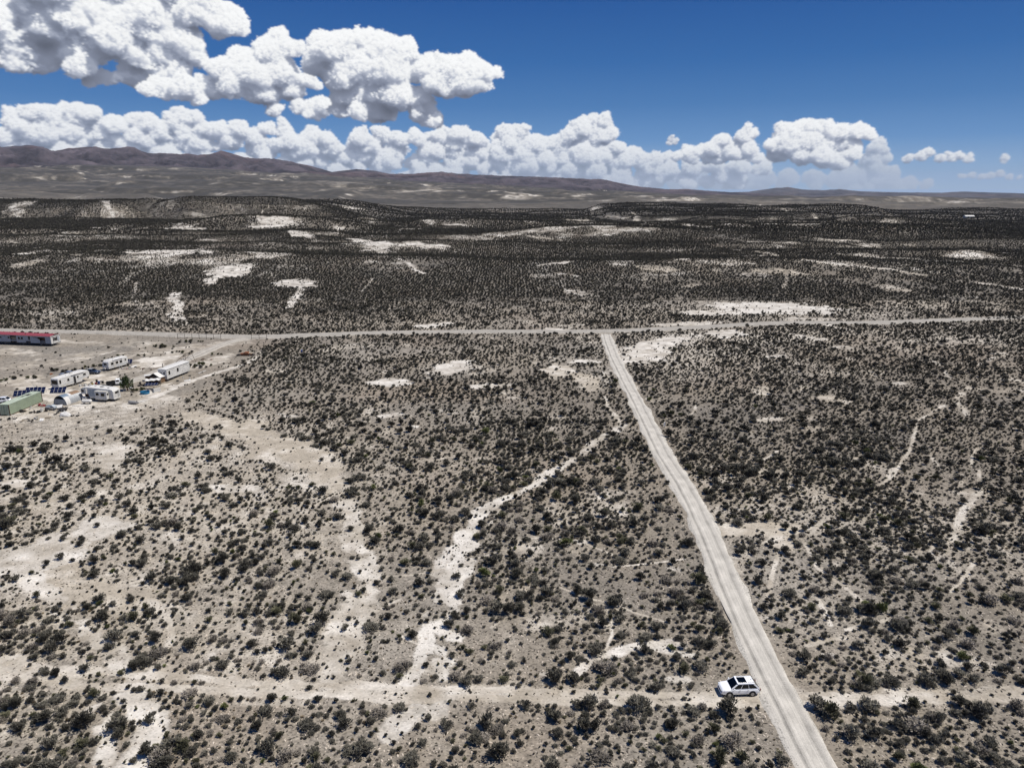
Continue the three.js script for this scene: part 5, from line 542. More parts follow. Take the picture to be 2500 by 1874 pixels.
car(T('hatchback', 'white hatchback at the left end of the green container', 'car', -132.0, -176.2, 8), { ...sedan, L: 4.2, H: 1.5, cab: [-0.8, -0.1, 1.2, 1.95], deck: 0.95, axle: [-1.25, 1.25], body: M.carWhite }); CLEAR.push([-132, -176.2, 2.6]);
{ // pickup with its load bed stripped, cab by the tree
  const t = T('pickup_truck', 'old white pickup truck with an empty black bed beside the juniper tree', 'truck', -110.3, -192.4, 205);
  part(t, 'cab', EX([[-1.0, 0.6], [-1.0, 1.15], [-0.75, 1.25], [-0.35, 1.85], [0.6, 1.85], [0.75, 1.2], [0.75, 0.6]], -0.9, 0.9, 0.08), M.carWhite); part(t, 'bonnet', EX([[-2.4, 0.55], [-2.4, 1.05], [-2.2, 1.15], [-1.0, 1.2], [-1.0, 0.55]], -0.9, 0.9, 0.08), M.carWhite);
  part(t, 'windscreen', QUAD([-0.78, 1.27, -0.75], [-0.78, 1.27, 0.75], [-0.4, 1.8, 0.7], [-0.4, 1.8, -0.7]), M.glass); for (const s of [1, -1]) part(t, 'side_window', B(0.8, 0.45, 0.02, 0.15, 1.5, s * 0.905), M.glass); part(t, 'rear_window', B(0.02, 0.4, 1.3, 0.72, 1.5, 0), M.glass);
  part(t, 'bed', [B(2.2, 0.08, 1.7, 1.9, 0.75, 0), B(2.2, 0.5, 0.06, 1.9, 1.0, 0.85), B(2.2, 0.5, 0.06, 1.9, 1.0, -0.85), B(0.06, 0.5, 1.7, 3.0, 1.0, 0)], M.black); part(t, 'frame', B(5.0, 0.16, 1.2, 0.3, 0.5, 0), M.black); for (const x of [-1.7, 2.0]) for (const s of [1, -1]) wheel(t, x, s * 0.78, 0.38, 0.24); parts(t, 'headlight', [B(0.05, 0.15, 0.3, -2.42, 0.9, 0.6), B(0.05, 0.15, 0.3, -2.42, 0.9, -0.6)], M.lamp); CLEAR.push([-110.3, -192.4, 3]);
}
function flatTrailer(name, label, x, z, yaw, L, W, mat) { const t = T(name, label, 'trailer', x, z, yaw); for (let k = 0; k < 7; k++) part(t, 'deck_plank', B(L, 0.05, W / 7 - 0.015, 0, 0.62, -W / 2 + (k + 0.5) * W / 7), mat); part(t, 'frame', [B(L, 0.12, 0.08, 0, 0.53, W / 2), B(L, 0.12, 0.08, 0, 0.53, -W / 2), B(0.08, 0.12, W, L / 2, 0.53, 0), B(0.08, 0.12, W, -L / 2, 0.53, 0)], M.black); parts(t, 'tongue', [BAR([-L / 2, 0.5, W * 0.35], [-L / 2 - 1.1, 0.5, 0], 0.05), BAR([-L / 2, 0.5, -W * 0.35], [-L / 2 - 1.1, 0.5, 0], 0.05)], M.black); for (const s of [1, -1]) wheel(t, 0.3, s * (W / 2 + 0.14), 0.33); CLEAR.push([x, z, L * 0.6]); return t; }
flatTrailer('flatbed_trailer', 'black flatbed utility trailer behind the nearest trailer roof', -112.3, -189.6, -12, 3.4, 1.7, M.black);
flatTrailer('flatbed_trailer', 'small dark flatbed trailer among junk before the arched hut', -112.2, -169.6, 3, 2.0, 1.4, M.dark);
// ---------- solar panels on ground racks ----------
function solarArray(label, x, z, yaw, n, tilt, low, w = 0.95, h = 1.75) {
  const t = T('solar_array', label, 'solar panels', x, z, yaw, 'ground-mounted solar arrays'), c = Math.cos(tilt), s = Math.sin(tilt);
  for (let k = 0; k < n; k++) { const X = (k - (n - 1) / 2) * (w + 0.05), mk = (ww, hh, th, up) => B(ww, hh, th).rotateX(tilt - Math.PI / 2).translate(X, low + h / 2 * s + up * c, -h / 2 * c + up * s); const p = part(t, 'panel', mk(w, h, 0.04, 0), M.alu); part(p, 'cells', [0, 1].map((q) => { const g = B(w - 0.06, h / 2 - 0.05, 0.02, 0, (q - 0.5) * h / 2, 0).rotateX(tilt - Math.PI / 2).translate(X, low + h / 2 * s + 0.018 * c, -h / 2 * c + 0.018 * s); return g; }), M.solar); }
  const hw = n * (w + 0.05) / 2 - 0.1; for (const q of [-hw, hw]) { part(t, 'leg', BAR([q, 0, -0.1], [q, low + 0.1, -0.1], 0.03), M.steel); part(t, 'leg', BAR([q, 0, -h * c + 0.1], [q, low + h * s - 0.1, -h * c + 0.1], 0.03), M.steel); } parts(t, 'rail', [BAR([-hw, low + h * s * 0.25 - 0.03, -h * c * 0.25], [hw, low + h * s * 0.25 - 0.03, -h * c * 0.25], 0.03), BAR([-hw, low + h * s * 0.8 - 0.03, -h * c * 0.8], [hw, low + h * s * 0.8 - 0.03, -h * c * 0.8], 0.03)], M.steel); CLEAR.push([x, z - 0.6, n * 0.5]); return t; }
solarArray('low row of four dark blue solar panels behind the green container', -130.4, -181.4, 14, 4, 0.7, 0.25);
solarArray('row of five dark blue solar panels farthest behind the container', -128.6, -184.1, 8, 5, 0.75, 0.3);
solarArray('row of four dark blue solar panels behind the arched hut', -122.7, -184.5, 6, 4, 0.7, 0.25);
solarArray('pair of solar panels at the far end of the small trailer', -119.4, -215.6, 10, 2, 0.8, 0.3, 0.8, 1.5);
solarArray('four small solar panels raised on a frame before the lean-to', -99.2, -188.2, 4, 4, 0.35, 1.25, 0.8, 1.2);
// ---------- pipe fences and gate by the gravel road ----------
function pipeFence(name, label, cat, x0, z0, x1, z1, n, h, rails, r = 0.06) { const t = T(name, label, cat, x0, z0, Math.atan2(-(z1 - z0), x1 - x0) / DEG), L = Math.hypot(x1 - x0, z1 - z0); for (let k = 0; k < n; k++) part(t, 'post', BAR([L * k / (n - 1), -0.2, 0], [L * k / (n - 1), h + 0.15 * (k % 2 ? 0 : 1), 0], r), M.pipe); for (const y of rails) part(t, 'rail', BAR([0, h * y, 0], [L, h * y, 0], r * 0.75), M.pipe); }
pipeFence('pipe_fence', 'dark pipe fence with seven posts left of the driveway entrance', 'fence', -121.3, -253.3, -105.8, -253.6, 7, 2.0, [0.28, 0.92], 0.075);
pipeFence('pipe_gate', 'short dark pipe gate with three posts right of the driveway entrance', 'gate', -94.9, -254.4, -89.6, -255.0, 3, 1.9, [0.25, 0.92], 0.075);
pipeFence('wire_fence', 'thin low wire fence left of the seven-post pipe fence', 'fence', -136, -253.5, -122.5, -253.4, 8, 1.2, [0.45, 0.9], 0.03);
{ const t = T('pipe_stand', 'leaning welded pipe frames behind the white box trailer house', 'frame', -102, -217, 0); for (const q of [[[-3.2, 0, 3.0], [-2.9, 1.9, -6]], [[-1.2, 0, 2.2], [-1.2, 2.0, -6.4]], [[-3.2, 1.0, 0], [-0.8, 1.2, -3]], [[-1.1, 2.0, -6.2], [2.6, 0.1, -0.6]], [[-2.9, 1.9, -5.8], [0.4, 0.1, 2.0]], [[-2.9, 1.9, -6], [-1.1, 2.0, -6.4]]]) part(t, 'pipe', BAR(q[0], q[1], 0.06), M.pipe); }
// ---------- things lying about the yard ----------
{ const t = T('stock_tank', 'bright blue round stock tank at the edge of the yard', 'tank', -99.1, -184.6); part(t, 'wall', new THREE.LatheGeometry([[1.1, 0], [1.16, 0.06], [1.12, 0.22], [1.16, 0.4], [1.2, 0.62], [1.15, 0.64], [1.1, 0.6], [1.08, 0.08]].map((p) => new THREE.Vector2(...p)), 40), M.blueTank); part(t, 'floor', CY(1.1, 0.05, 0, 0.06, 0, 'y', 40), M.navy); part(t, 'bucket', CY(0.18, 0.3, 0.3, 0.25, -0.2, 'y', 16, 0.15), M.dark); CLEAR.push([-99.1, -184.6, 1.6]); }
{ const t = T('propane_tank', 'white horizontal propane tank before the nearest trailer nose', 'tank', -109.4, -175.3, 1); const g = new THREE.CapsuleGeometry(0.46, 1.7, 8, 24).rotateZ(Math.PI / 2).translate(0, 0.75, 0); part(t, 'shell', g, M.white); parts(t, 'saddle', [B(0.15, 0.4, 0.7, -0.7, 0.2, 0), B(0.15, 0.4, 0.7, 0.7, 0.2, 0)], M.navy); part(t, 'valve_dome', CY(0.14, 0.18, 0, 1.26, 0), M.cream); }
{ const t = T('water_tank', 'small white box water tank beside the raised trailer nose', 'tank', -111.9, -178.7, 5); part(t, 'body', RB(1.1, 0.75, 0.9, 0.12, 0, 0.5, 0), M.white); part(t, 'cap', CY(0.15, 0.1, 0.2, 0.92, 0), M.grey); part(t, 'pallet', [B(1.2, 0.06, 1, 0, 0.1, 0), B(1.2, 0.08, 0.1, 0, 0.04, 0.4), B(1.2, 0.08, 0.1, 0, 0.04, -0.4)], M.wood); }
function plank(label, x, z, yaw, L, w, mat, y = 0.1) { const t = T('plank', label, 'board', x, z, yaw); part(t, 'board', B(L, 0.06, w, 0, y, 0), mat); parts(t, 'batten', [B(0.1, 0.07, w * 0.9, -L * 0.35, y - 0.05, 0), B(0.1, 0.07, w * 0.9, L * 0.35, y - 0.05, 0)], M.palewood); }
plank('long white board lying before the arched hut', -110.1, -173.6, 13, 3.9, 0.35, M.white); plank('short white board under the trailer nose', -109.8, -177.7, -25, 2.2, 0.3, M.white); plank('white board lying beside the grey boat', -96.2, -177.4, 55, 2.2, 0.35, M.white); plank('pale board lying alone right of the box trailer house', -92.9, -206.6, 78, 3.6, 0.3, M.white); plank('pale board before the green container end', -122, -166.2, 24, 2.8, 0.35, M.white, 0.08); plank('white board on the path below the box trailer house', -95.6, -193.5, 55, 3, 0.22, M.palewood);
{ const t = T('rowboat', 'small grey boat lying on the ground right of the nearest trailer', 'boat', -97.3, -175.3, -15); part(t, 'hull', new THREE.LatheGeometry([[0, -1.6], [0.35, -1.3], [0.55, -0.6], [0.58, 0.4], [0.5, 1.2], [0.45, 1.5]].map((p) => new THREE.Vector2(...p)), 24, -Math.PI / 2, Math.PI).rotateZ(Math.PI / 2).rotateX(0).scale(1, 0.75, 1).translate(0, 0.45, 0), (() => { const m = M.grey.clone(); m.side = THREE.DoubleSide; return m; })()); parts(t, 'bench', [B(0.2, 0.05, 0.95, -0.4, 0.4, 0), B(0.2, 0.05, 0.95, 0.6, 0.4, 0)], M.cream); part(t, 'outboard', [RB(0.25, 0.35, 0.25, 0.06, 1.0, 0.75, 0.1), BAR([1.1, 0.6, 0.1], [1.3, 0.1, 0.1], 0.05)], M.black); }
{ const t = T('tarp_heap', 'crumpled white tarp heap below the arched hut', 'tarp', -109.2, -165.6, -6); const g = new THREE.SphereGeometry(1, 28, 16, 0, 6.2832, 0, Math.PI / 2), p = g.attributes.position; for (let k = 0; k < p.count; k++) { const x = p.getX(k), y = p.getY(k), z = p.getZ(k), n = 1 + 0.3 * fbm(x * 2.2 + 4, z * 2.2 + y, 131, 3); p.setXYZ(k, x * 1.35 * n, y * 1.0 * n + 0.01, z * 0.9 * n); } g.computeVertexNormals(); part(t, 'cover', g, M.tarp); part(t, 'rope', new THREE.TorusGeometry(1.25, 0.03, 6, 30).rotateX(Math.PI / 2).scale(1, 1, 0.7).translate(0, 0.12, 0), M.dark); }
{ const t = T('boat_trailer', 'pale jet boat hull on a low frame before the arched hut', 'boat', -115.6, -170.4, -10); part(t, 'hull', EX([[-1.4, 0.45], [-1.1, 0.9], [0.2, 0.95], [0.4, 1.35], [0.7, 1.35], [1.4, 0.9], [1.4, 0.5]], -0.5, 0.5, 0.15), M.rvgrey); part(t, 'seat', RB(0.9, 0.25, 0.4, 0.08, -0.4, 1.02, 0), M.steelBlue); part(t, 'frame', [B(3.0, 0.08, 0.08, 0, 0.36, 0.4), B(3.0, 0.08, 0.08, 0, 0.36, -0.4), B(0.08, 0.08, 1, 1, 0.36, 0)], M.steel); for (const s of [1, -1]) wheel(t, 0.4, s * 0.62, 0.24, 0.14); }
{ const t = T('metal_sheet', 'bright white metal sheets leaning before the arched hut', 'sheet', -114.7, -171.9, 0); part(t, 'sheet', QUAD([-1, 0.05, 0.5], [1, 0.1, 0.3], [0.8, 0.75, -0.6], [-0.8, 0.5, -0.5], 0.03), M.white); part(t, 'prop', B(1.4, 0.4, 0.4, 0, 0.2, -0.5), M.grey); }
{ const t = T('door_panel', 'upright white curved panel before the green container', 'panel', -117, -168.8, 10); part(t, 'sheet', new THREE.CylinderGeometry(0.5, 0.5, 1.1, 16, 1, true, 0, 2.4).translate(0, 0.55, 0), (() => { const m = M.white.clone(); m.side = THREE.DoubleSide; return m; })()); part(t, 'rib', B(0.06, 1.1, 0.06, 0.3, 0.55, 0.36), M.grey); }
function scrap(name, label, x, z, n, spread, mats, h) { const t = T(name, label, 'scrap', x, z, 0); for (let k = 0; k < n; k++) { const w = rr(0.2, 0.8), q = rr(0.1, h), d = rr(0.15, 0.5), X = rr(-1, 1) * spread, Z = rr(-1, 1) * spread * 0.5, m = mats[k % mats.length]; const kind = k % 4; part(t, ['metal_box', 'pipe_piece', 'hoop', 'slab'][kind], kind === 0 ? B(w, q, d, X, q / 2, Z, 0, rr(0, 3), 0) : kind === 1 ? BAR([X, 0.05, Z], [X + rr(-0.8, 0.8), rr(0.1, h * 1.3), Z + rr(-0.4, 0.4)], 0.04) : kind === 2 ? new THREE.TorusGeometry(rr(0.2, 0.35), 0.045, 8, 18).rotateX(rr(0.2, 1.5)).rotateY(rr(0, 3)).translate(X, 0.3, Z) : B(w, 0.06, d, X, rr(0.05, h * 0.6), Z, rr(-0.5, 0.5), rr(0, 3), rr(-0.4, 0.4)), m); } CLEAR.push([x, z, spread]); return t; }
scrap('scrap_heap', 'heap of old bicycle frames leaning on the green container', -121.7, -168.4, 10, 0.9, [M.black, M.grey, M.darkrust, M.black], 0.8); scrap('scrap_heap', 'dark motorbike parts before the green container', -118.0, -168.1, 14, 1.2, [M.black, M.dark, M.grey, M.darkrust], 0.7); scrap('scrap_heap', 'red and cream junk boxes beside the green container side', -119.8, -173.2, 12, 1.0, [M.redPlastic, M.cream, M.redPlastic, M.dark], 0.6); scrap('scrap_heap', 'low dark wreckage lying below the green container', -115.3, -161.5, 16, 1.7, [M.dark, M.grey, M.black, M.palewood], 0.5); scrap('scrap_heap', 'black debris below the end of the green container', -120.5, -162.8, 9, 0.9, [M.black, M.dark, M.olive ?? M.dark], 0.5); scrap('scrap_heap', 'white and grey clutter beside the long trailer door', -119.4, -191.6, 16, 1.4, [M.white, M.grey, M.black, M.cream], 0.9); scrap('scrap_heap', 'white bags and buckets at the foot of the small trailer', -117.8, -209.6, 10, 1.3, [M.white, M.cream, M.white, M.redPlastic], 0.5); scrap('scrap_heap', 'black and grey drums under the raised solar frame', -98.6, -186.7, 12, 1.3, [M.navy, M.black, M.grey, M.black], 0.9); scrap('scrap_heap', 'dark machinery behind the trailers with a yellow hood', -129.8, -208.9, 9, 1.0, [M.dark, M.yellow, M.black, M.cream], 1.0); scrap('scrap_heap', 'small orange and black machine on the bare yard', -136.6, -203.4, 6, 0.6, [M.orange, M.black, M.dark, M.orange], 0.6); scrap('scrap_heap', 'grey crates stacked behind the five-panel solar row', -130.2, -188.2, 10, 1.0, [M.grey, M.steelBlue, M.dark, M.grey], 1.1); scrap('scrap_heap', 'dark fence scraps between the juniper and the lean-to', -103.6, -192.4, 12, 1.3, [M.dark, M.pipe, M.black, M.wood], 1.0); scrap('scrap_heap', 'rusty pipe pile beside the driveway below the small trailer', -110.5, -209.5, 9, 2.6, [M.darkrust, M.rust, M.darkrust, M.wood], 0.3); scrap('scrap_heap', 'dark red scrap metal pile right of the driveway', -97.5, -221.5, 9, 2.0, [M.darkrust, M.redPlastic, M.dark, M.darkrust], 0.5); scrap('scrap_heap', 'bent hoops and wire right of the white tarp heap', -106.6, -165.2, 6, 0.8, [M.dark, M.grey, M.cream, M.black], 0.4);
for (const [c, x, z, mt, h] of [['red', -117.0, -192.9, M.redPlastic, 0.45], ['blue', -116.4, -193.3, M.bluePlastic, 0.8], ['yellow', -117.8, -192.5, M.yellow, 0.4], ['black', -115.6, -193.9, M.black, 0.7]]) { const t = T('bin', c + ' plastic bin beside the long trailer', 'bin', x, z, rr(0, 60)); part(t, 'tub', new THREE.CylinderGeometry(0.32, 0.26, h, 4).rotateY(Math.PI / 4).translate(0, h / 2, 0), mt); part(t, 'lid', RB(0.5, 0.06, 0.5, 0.02, 0, h + 0.02, 0), mt); }
{ const t = T('barrel', 'single blue barrel standing alone in the scrub right of the homestead', 'barrel', -70.5, -232.8); part(t, 'drum', new THREE.LatheGeometry([[0, 0], [0.29, 0], [0.29, 0.28], [0.31, 0.3], [0.29, 0.32], [0.29, 0.58], [0.31, 0.6], [0.29, 0.62], [0.29, 0.88], [0, 0.9]].map((p) => new THREE.Vector2(...p)), 24), M.bluePlastic); part(t, 'bung', CY(0.04, 0.04, 0.12, 0.9, 0), M.white); }
{ const t = T('chest_freezer', 'white chest freezer under the raised solar frame', 'freezer', -96.6, -186.2, 40); part(t, 'body', RB(1.7, 0.85, 0.7, 0.04, 0, 0.43, 0), M.white); part(t, 'lid', RB(1.74, 0.1, 0.74, 0.03, 0, 0.92, 0), M.cream); }
{ const t = T('wrecked_car', 'rusted flattened car wreck near the pipe gate', 'wreck', -87.6, -228.2, 2); part(t, 'chassis', B(5.6, 0.25, 1.7, 0, 0.25, 0), M.dark); part(t, 'body', EX([[-2.0, 0.35], [-1.6, 0.75], [-0.6, 0.85], [-0.2, 1.2], [0.9, 1.15], [1.4, 0.7], [2.2, 0.6], [2.2, 0.35]], -0.85, 0.85, 0.08), M.rust); part(t, 'bonnet', QUAD([1.0, 0.9, 0.7], [2.4, 0.75, 0.75], [2.4, 0.8, -0.7], [1.0, 1.0, -0.7], 0.03), M.palewood); parts(t, 'beam', [BAR([-2.8, 0.3, 0.7], [-1.4, 0.75, 0.4], 0.06), BAR([1.8, 0.3, 0.8], [3.1, 0.35, 0.5], 0.08)], M.dark); for (const x of [-1.5, 1.6]) wheel(t, x, 0.8, 0.3); CLEAR.push([-87.6, -228.2, 3.4]); }
{ const t = T('road_marker', 'small white post box standing right of the dirt road', 'marker', 35.1, -155.4, 10); part(t, 'post', B(0.1, 0.7, 0.1, 0, 0.35, 0), M.palewood); part(t, 'box', RB(0.35, 0.9, 0.25, 0.03, 0, 0.95, 0), M.white); }
// ---------- juniper in the yard ----------
{
  const t = T('juniper_tree', 'bushy dark green juniper tree behind the nearest trailer', 'tree', -105.2, -187.2), pos = [], col = [], R = rnd;
  const trunk = [BAR([0, -0.1, 0], [0.05, 1.3, 0], 0.16), BAR([0.05, 0.6, 0], [0.8, 1.8, 0.3], 0.08), BAR([0.05, 0.6, 0], [-0.8, 1.7, -0.2], 0.08), BAR([0.05, 0.9, 0], [0.1, 2.6, -0.5], 0.08), BAR([0.05, 0.5, 0], [0.1, 1.6, 0.8], 0.07)];
  part(t, 'trunk', trunk, M.wood);
  for (let m = 0; m < 84; m++) { // upswept sprays
    const th = R() * 6.283, lv = R(), q = (1 - 0.78 * lv) * (0.5 + 1.75 * R()), cx = Math.cos(th) * q, cz = Math.sin(th) * q, cy = 0.5 + lv * 2.3 + 0.3 * R(), len = 0.9 + 0.7 * R(), tone = 0.7 + 0.6 * R();
    for (let k = 0; k < 70; k++) { const f = R(), r = 0.26 * (1 - f * 0.75), a = R() * 6.283, p = [cx * (1 + 0.25 * f) + Math.cos(a) * r, cy + f * len, cz * (1 + 0.25 * f) + Math.sin(a) * r], l = 0.12 + 0.14 * R(), b2 = R() * 6.283, w = 0.05; pos.push(p[0] - Math.cos(b2) * w, p[1], p[2] - Math.sin(b2) * w, p[0] + Math.cos(b2) * w, p[1], p[2] + Math.sin(b2) * w, p[0] + Math.cos(a) * l * 0.6, p[1] + l, p[2] + Math.sin(a) * l * 0.6); const v = tone * (0.7 + 0.6 * R()); for (let c = 0; c < 3; c++) col.push(v, v, v); } }
  const g = new THREE.BufferGeometry(); g.setAttribute('position', new THREE.Float32BufferAttribute(pos, 3)); g.setAttribute('color', new THREE.Float32BufferAttribute(col, 3)); g.computeVertexNormals(); part(t, 'crown', g, leafMat(0.060, 0.085, 0.028)); CLEAR.push([-105.2, -187.2, 2]);
}
// ---------- greener thickets in and round the yard ----------
for (const [x, z, n, sx, sz] of [[-135, -206, 7, 4, 1.6], [-129, -212, 5, 3, 1.5], [-121, -240, 12, 5, 2.5], [-113, -247, 9, 5, 2], [-110, -231, 8, 4, 1.6], [-96, -213, 8, 4, 2], [-141, -200, 6, 4, 2], [-147, -196, 5, 4, 2], [-102.5, -186.5, 5, 1.6, 1.2], [-100, -228, 6, 4, 1.5], [-126, -225, 8, 7, 2.5], [135, -283, 14, 14, 3], [175, -292, 14, 16, 4], [36.5, -180, 5, 2, 3], [29, -196, 3, 1.2, 3], [39, -163, 5, 3, 2]]) for (let k = 0; k < n; k++) { const X = x + rr(-1, 1) * sx, Z = z + rr(-1, 1) * sz, v = rnd(), q = rnd(); if (roadGap(X, Z) > 0.8) spots.push([X, Z, 0.7 + 0.9 * v, rr(0, 6.28), q < 0.45 ? 'green' : q < 0.8 ? 'olive' : 'dark', 0.6 + 0.35 * rnd(), 0.7 + 0.4 * rnd()]); }
// ---------- small single things lying about the yard ----------
{
  const make = {
    tyre: (t) => { part(t, 'tread', new THREE.TorusGeometry(0.28, 0.11, 10, 24).rotateX(Math.PI / 2).translate(0, 0.11, 0), M.rubber); },
    bucket: (t) => { part(t, 'pail', new THREE.CylinderGeometry(0.17, 0.14, 0.38, 18, 1, true).translate(0, 0.19, 0), M.white).material.side = THREE.DoubleSide; part(t, 'handle', new THREE.TorusGeometry(0.16, 0.012, 6, 16, Math.PI).translate(0, 0.36, 0), M.grey); },
    pallet: (t) => { for (let k = 0; k < 5; k++) part(t, 'slat', B(1.15, 0.03, 0.16, 0, 0.15, -0.42 + k * 0.21), M.palewood); for (const z of [-0.4, 0, 0.4]) part(t, 'runner', B(1.1, 0.1, 0.06, 0, 0.07, z), M.wood); },
    crate: (t) => { for (let k = 0; k < 3; k++) for (const z of [0.28, -0.28]) part(t, 'slat', B(0.75, 0.13, 0.03, 0, 0.1 + k * 0.17, z), M.cream); for (const x of [0.36, -0.36]) part(t, 'end', B(0.03, 0.5, 0.53, x, 0.27, 0), M.cream); part(t, 'base', B(0.7, 0.03, 0.53, 0, 0.03, 0), M.wood); },
    drum: (t) => { part(t, 'shell', new THREE.LatheGeometry([[0, 0], [0.28, 0], [0.28, 0.28], [0.3, 0.3], [0.28, 0.32], [0.28, 0.58], [0.3, 0.6], [0.28, 0.62], [0.28, 0.86], [0, 0.87]].map((p) => new THREE.Vector2(...p)), 20), M.dark); part(t, 'rim', new THREE.TorusGeometry(0.28, 0.018, 6, 20).rotateX(Math.PI / 2).translate(0, 0.87, 0), M.darkrust); },
    roofing_sheet: (t) => { part(t, 'sheet', QUAD([-0.9, 0.05, 0.4], [0.9, 0.08, 0.45], [0.85, 0.3, -0.4], [-0.9, 0.12, -0.4], 0.02), M.white); part(t, 'ridge', B(1.7, 0.03, 0.04, 0, 0.2, 0), M.alu); },
  };
  const near = [['behind the long trailer', -127.5, -195, 2.5, 3], ['between the arched hut and the container', -119, -171.5, 3.2, 2.6], ['before the arched hut', -113, -168.3, 4, 2], ['beside the small trailer', -116.3, -212, 2.5, 2], ['beside the long trailer door', -118.3, -194.5, 2.4, 1.8], ['round the lean-to', -103.2, -190.2, 2.5, 1.6], ['on the bare ground below the container', -111, -163, 4.5, 1.8], ['beside the white box trailer house', -94.6, -199.5, 1.5, 3]], word = { tyre: 'worn black tyre', bucket: 'white plastic bucket', pallet: 'grey wooden pallet', crate: 'cream slatted crate', drum: 'dark rusty drum', roofing_sheet: 'loose white roofing sheet' };
  let k = 0; for (const [w, x, z, sx, sz] of near) for (const n of ['tyre', 'bucket', 'pallet', 'crate', 'drum', 'roofing_sheet', 'bucket', 'tyre']) { k++; if (hash2(k, 5, 77) < 0.3) continue; const t = T(n, word[n] + ' ' + w, n === 'roofing_sheet' ? 'sheet' : n, x + rr(-1, 1) * sx, z + rr(-1, 1) * sz, rr(0, 180), word[n] + 's ' + w); make[n](t); if (n === 'tyre' && hash2(k, 6, 77) < 0.4) t.rotation.z = 0.25; }
}
scatter(-200, 200, -160, -12, 1.02, 0.68, shrubSize);
scatter(-260, 260, -230, -12, 0.75, 0.36, (v) => 0.16 + 0.34 * v * v, true);                       // tufts between the shrubs
scatter(-390, 390, -360, -160, 1.32, 0.78, (v, c) => 0.46 + 0.5 * v + 0.9 * Math.pow(v, 9) + 0.25 * Math.max(0, c));
scatter(-780, 780, -780, -360, 1.75, 0.98, (v) => 0.8 + 0.75 * v);
scatter(-1450, 1450, -1500, -780, 2.9, 1.1, (v) => 1.4 + 1.3 * v);
scatter(-2500, 2500, -2600, -1500, 7.2, 0.9, (v) => 2.4 + 2.2 * v);
// the largest shrubs in view stand singly; the rest form the scrub
const share = (s) => s[2] / Math.hypot(s[0], s[1], CAM_H), inView = (s) => Math.abs(s[0]) < -s[1] * 0.70 * Math.hypot(1, CAM_H / s[1]) && s[1] < -56;
const singles = new Set(); const WANT = { sage: 280, dark: 150, grey: 80, green: 30, olive: 90 };
for (const k in WANT) spots.filter((s) => s[4] === k && inView(s)).sort((a, b) => share(b) - share(a)).slice(0, WANT[k]).forEach((s) => singles.add(s));
const NAME = { sage: ['sagebrush', 'grey-green sagebrush'], dark: ['greasewood_bush', 'blackish greasewood bush'], grey: ['dry_shrub', 'dry grey-brown shrub'], green: ['rabbitbrush', 'bright green rabbitbrush'], straw: ['grass_tuft', 'straw-coloured grass tuft'], olive: ['saltbush', 'olive-green saltbush'] };
function whereIs([x, z]) {
  const s = soilAt(x, z); const side = x > 31 ? 'right of the dirt road' : x > 22 ? 'close by the left road edge' : null;
  if (z > -66) return side ? 'in the foreground ' + side : x < -25 ? 'below the two-track, lower left corner' : 'below the two-track near the middle';
  if (s.p > 0.5) return x < -35 ? 'on bare pale sand at the left' : side ? 'on pale soil ' + side : 'in the white sandy wash';
  if (side) return side + (z > -90 ? ' just above the two-track' : '');
  return x < -35 ? 'on the left flat above the two-track' : x < 0 ? 'between the white wash and the left flat' : 'between the white wash and the dirt road';
}
const dummy = new THREE.Object3D();
function place(o, [X, Z, w, t, , , hr]) { o.position.set(X, height(X, Z) - 0.03 * w, Z); o.rotation.set(0, t, 0); o.scale.set(w, w * hr, w * (0.8 + 0.4 * hash2(Math.round(X * 10), Math.round(Z * 10), 4))); }
const toneMats = {}; // a few tones of each leaf colour for the shrubs that stand singly
for (const s of singles) {
  const K = KIND[s[4]], tone = Math.round(s[5] * 4) / 4, key = s[4] + tone, m = toneMats[key] ??= (() => { const q = K.mat.clone(); q.color.multiplyScalar(tone); return q; })();
  const o = new THREE.Mesh(K.shapes[Math.floor(hash2(Math.round(s[0] * 7), Math.round(s[1] * 7), 2) * K.shapes.length)], m), [n, l] = NAME[s[4]], w = whereIs(s), sz = (s[2] > 1.7 ? 'huge ' : s[2] > 1.25 ? 'large ' : s[2] < 0.8 ? 'small ' : '') + (s[6] > 0.95 ? 'tall ' : s[6] < 0.75 ? 'low ' : '') + (s[5] > 1.1 ? 'paler ' : s[5] < 0.85 ? 'darker ' : '');
  o.name = numbered(n); place(o, s); o.userData = { label: sz + l + ' ' + w, category: 'shrub', group: sz + n.replace('_', ' ') + ' shrubs ' + w }; put(o);
}
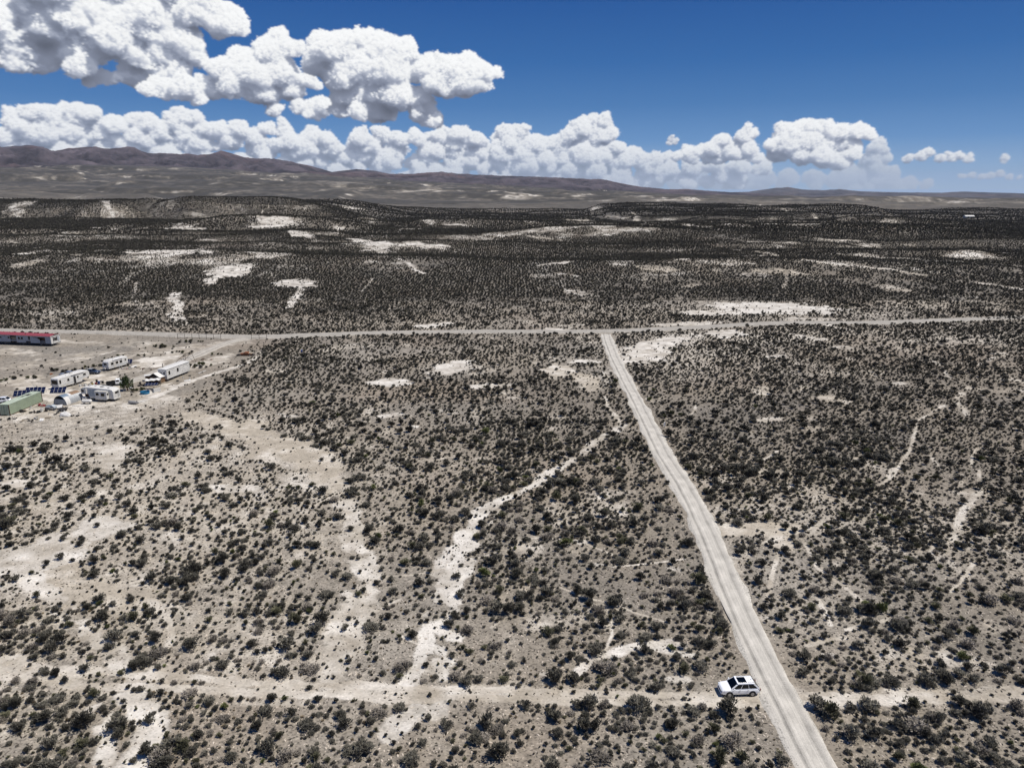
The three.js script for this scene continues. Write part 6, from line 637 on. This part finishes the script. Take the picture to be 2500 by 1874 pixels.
// twigs, stones and dead stubs strewn between the shrubs
{
  const bits = [], tint = []; for (let k = 0; k < 140000; k++) { const z = -30 - 148 * Math.pow(rnd(), 0.8), x = rr(-1, 1) * (-z * 0.80 + 12), q = soilAt(x, z), u = rnd(), v = rnd(), w = rnd(), t = rnd(); if (u < 0.75 * smooth(q.p, 0.3, 0.9) || roadGap(x, z) < 0.1) continue; bits.push([x, z, 0.04 + 0.10 * v * v, t * 6.283]); tint.push(w < 0.28 ? 1.9 + v : w < 0.6 ? 0.28 : 0.7); }
  const g = new THREE.IcosahedronGeometry(1, 0).scale(1, 0.55, 0.7), m = new THREE.MeshStandardMaterial({ roughness: 1 }); m.color.setRGB(0.20, 0.175, 0.145);
  const im = new THREE.InstancedMesh(g, m, bits.length), c2 = new THREE.Color(), d2 = new THREE.Object3D(); im.name = 'gravel'; im.userData = { kind: 'stuff', label: 'loose stones and twigs strewn over the soil', category: 'gravel' };
  bits.forEach(([x, z, r, t], i) => { d2.position.set(x, height(x, z) + r * 0.1, z); d2.rotation.set(0, t, 0); d2.scale.set(r * (1 + hash2(i, 1, 3)), r, r); d2.updateMatrix(); im.setMatrixAt(i, d2.matrix); im.setColorAt(i, c2.setRGB(tint[i], tint[i], tint[i])); }); put(im);
}
const scrub = new THREE.Group(); scrub.name = 'scrub'; scrub.userData = { kind: 'stuff', label: 'countless small shrubs covering the plain', category: 'scrub' };
const color = new THREE.Color();
for (const k in KIND) KIND[k].shapes.forEach((g, n) => {
  const list = spots.filter((s) => s[4] === k && !singles.has(s) && Math.floor(hash2(Math.round(s[0] * 7), Math.round(s[1] * 7), 2) * KIND[k].shapes.length) === n); if (!list.length) return;
  const im = new THREE.InstancedMesh(g, KIND[k].mat, list.length); im.name = 'shrubs'; im.userData.kind = 'stuff';
  list.forEach((s, i) => { place(dummy, s); dummy.updateMatrix(); im.setMatrixAt(i, dummy.matrix); im.setColorAt(i, color.setRGB(s[5], s[5], s[5])); }); scrub.add(im);
});
put(scrub);
console.log('shrubs', spots.length, 'single', singles.size);
// ---------- the air ----------
scene.fog = new THREE.FogExp2(new THREE.Color(0.64, 0.74, 1.0), 0.95e-5);
renderer.render(scene, camera);
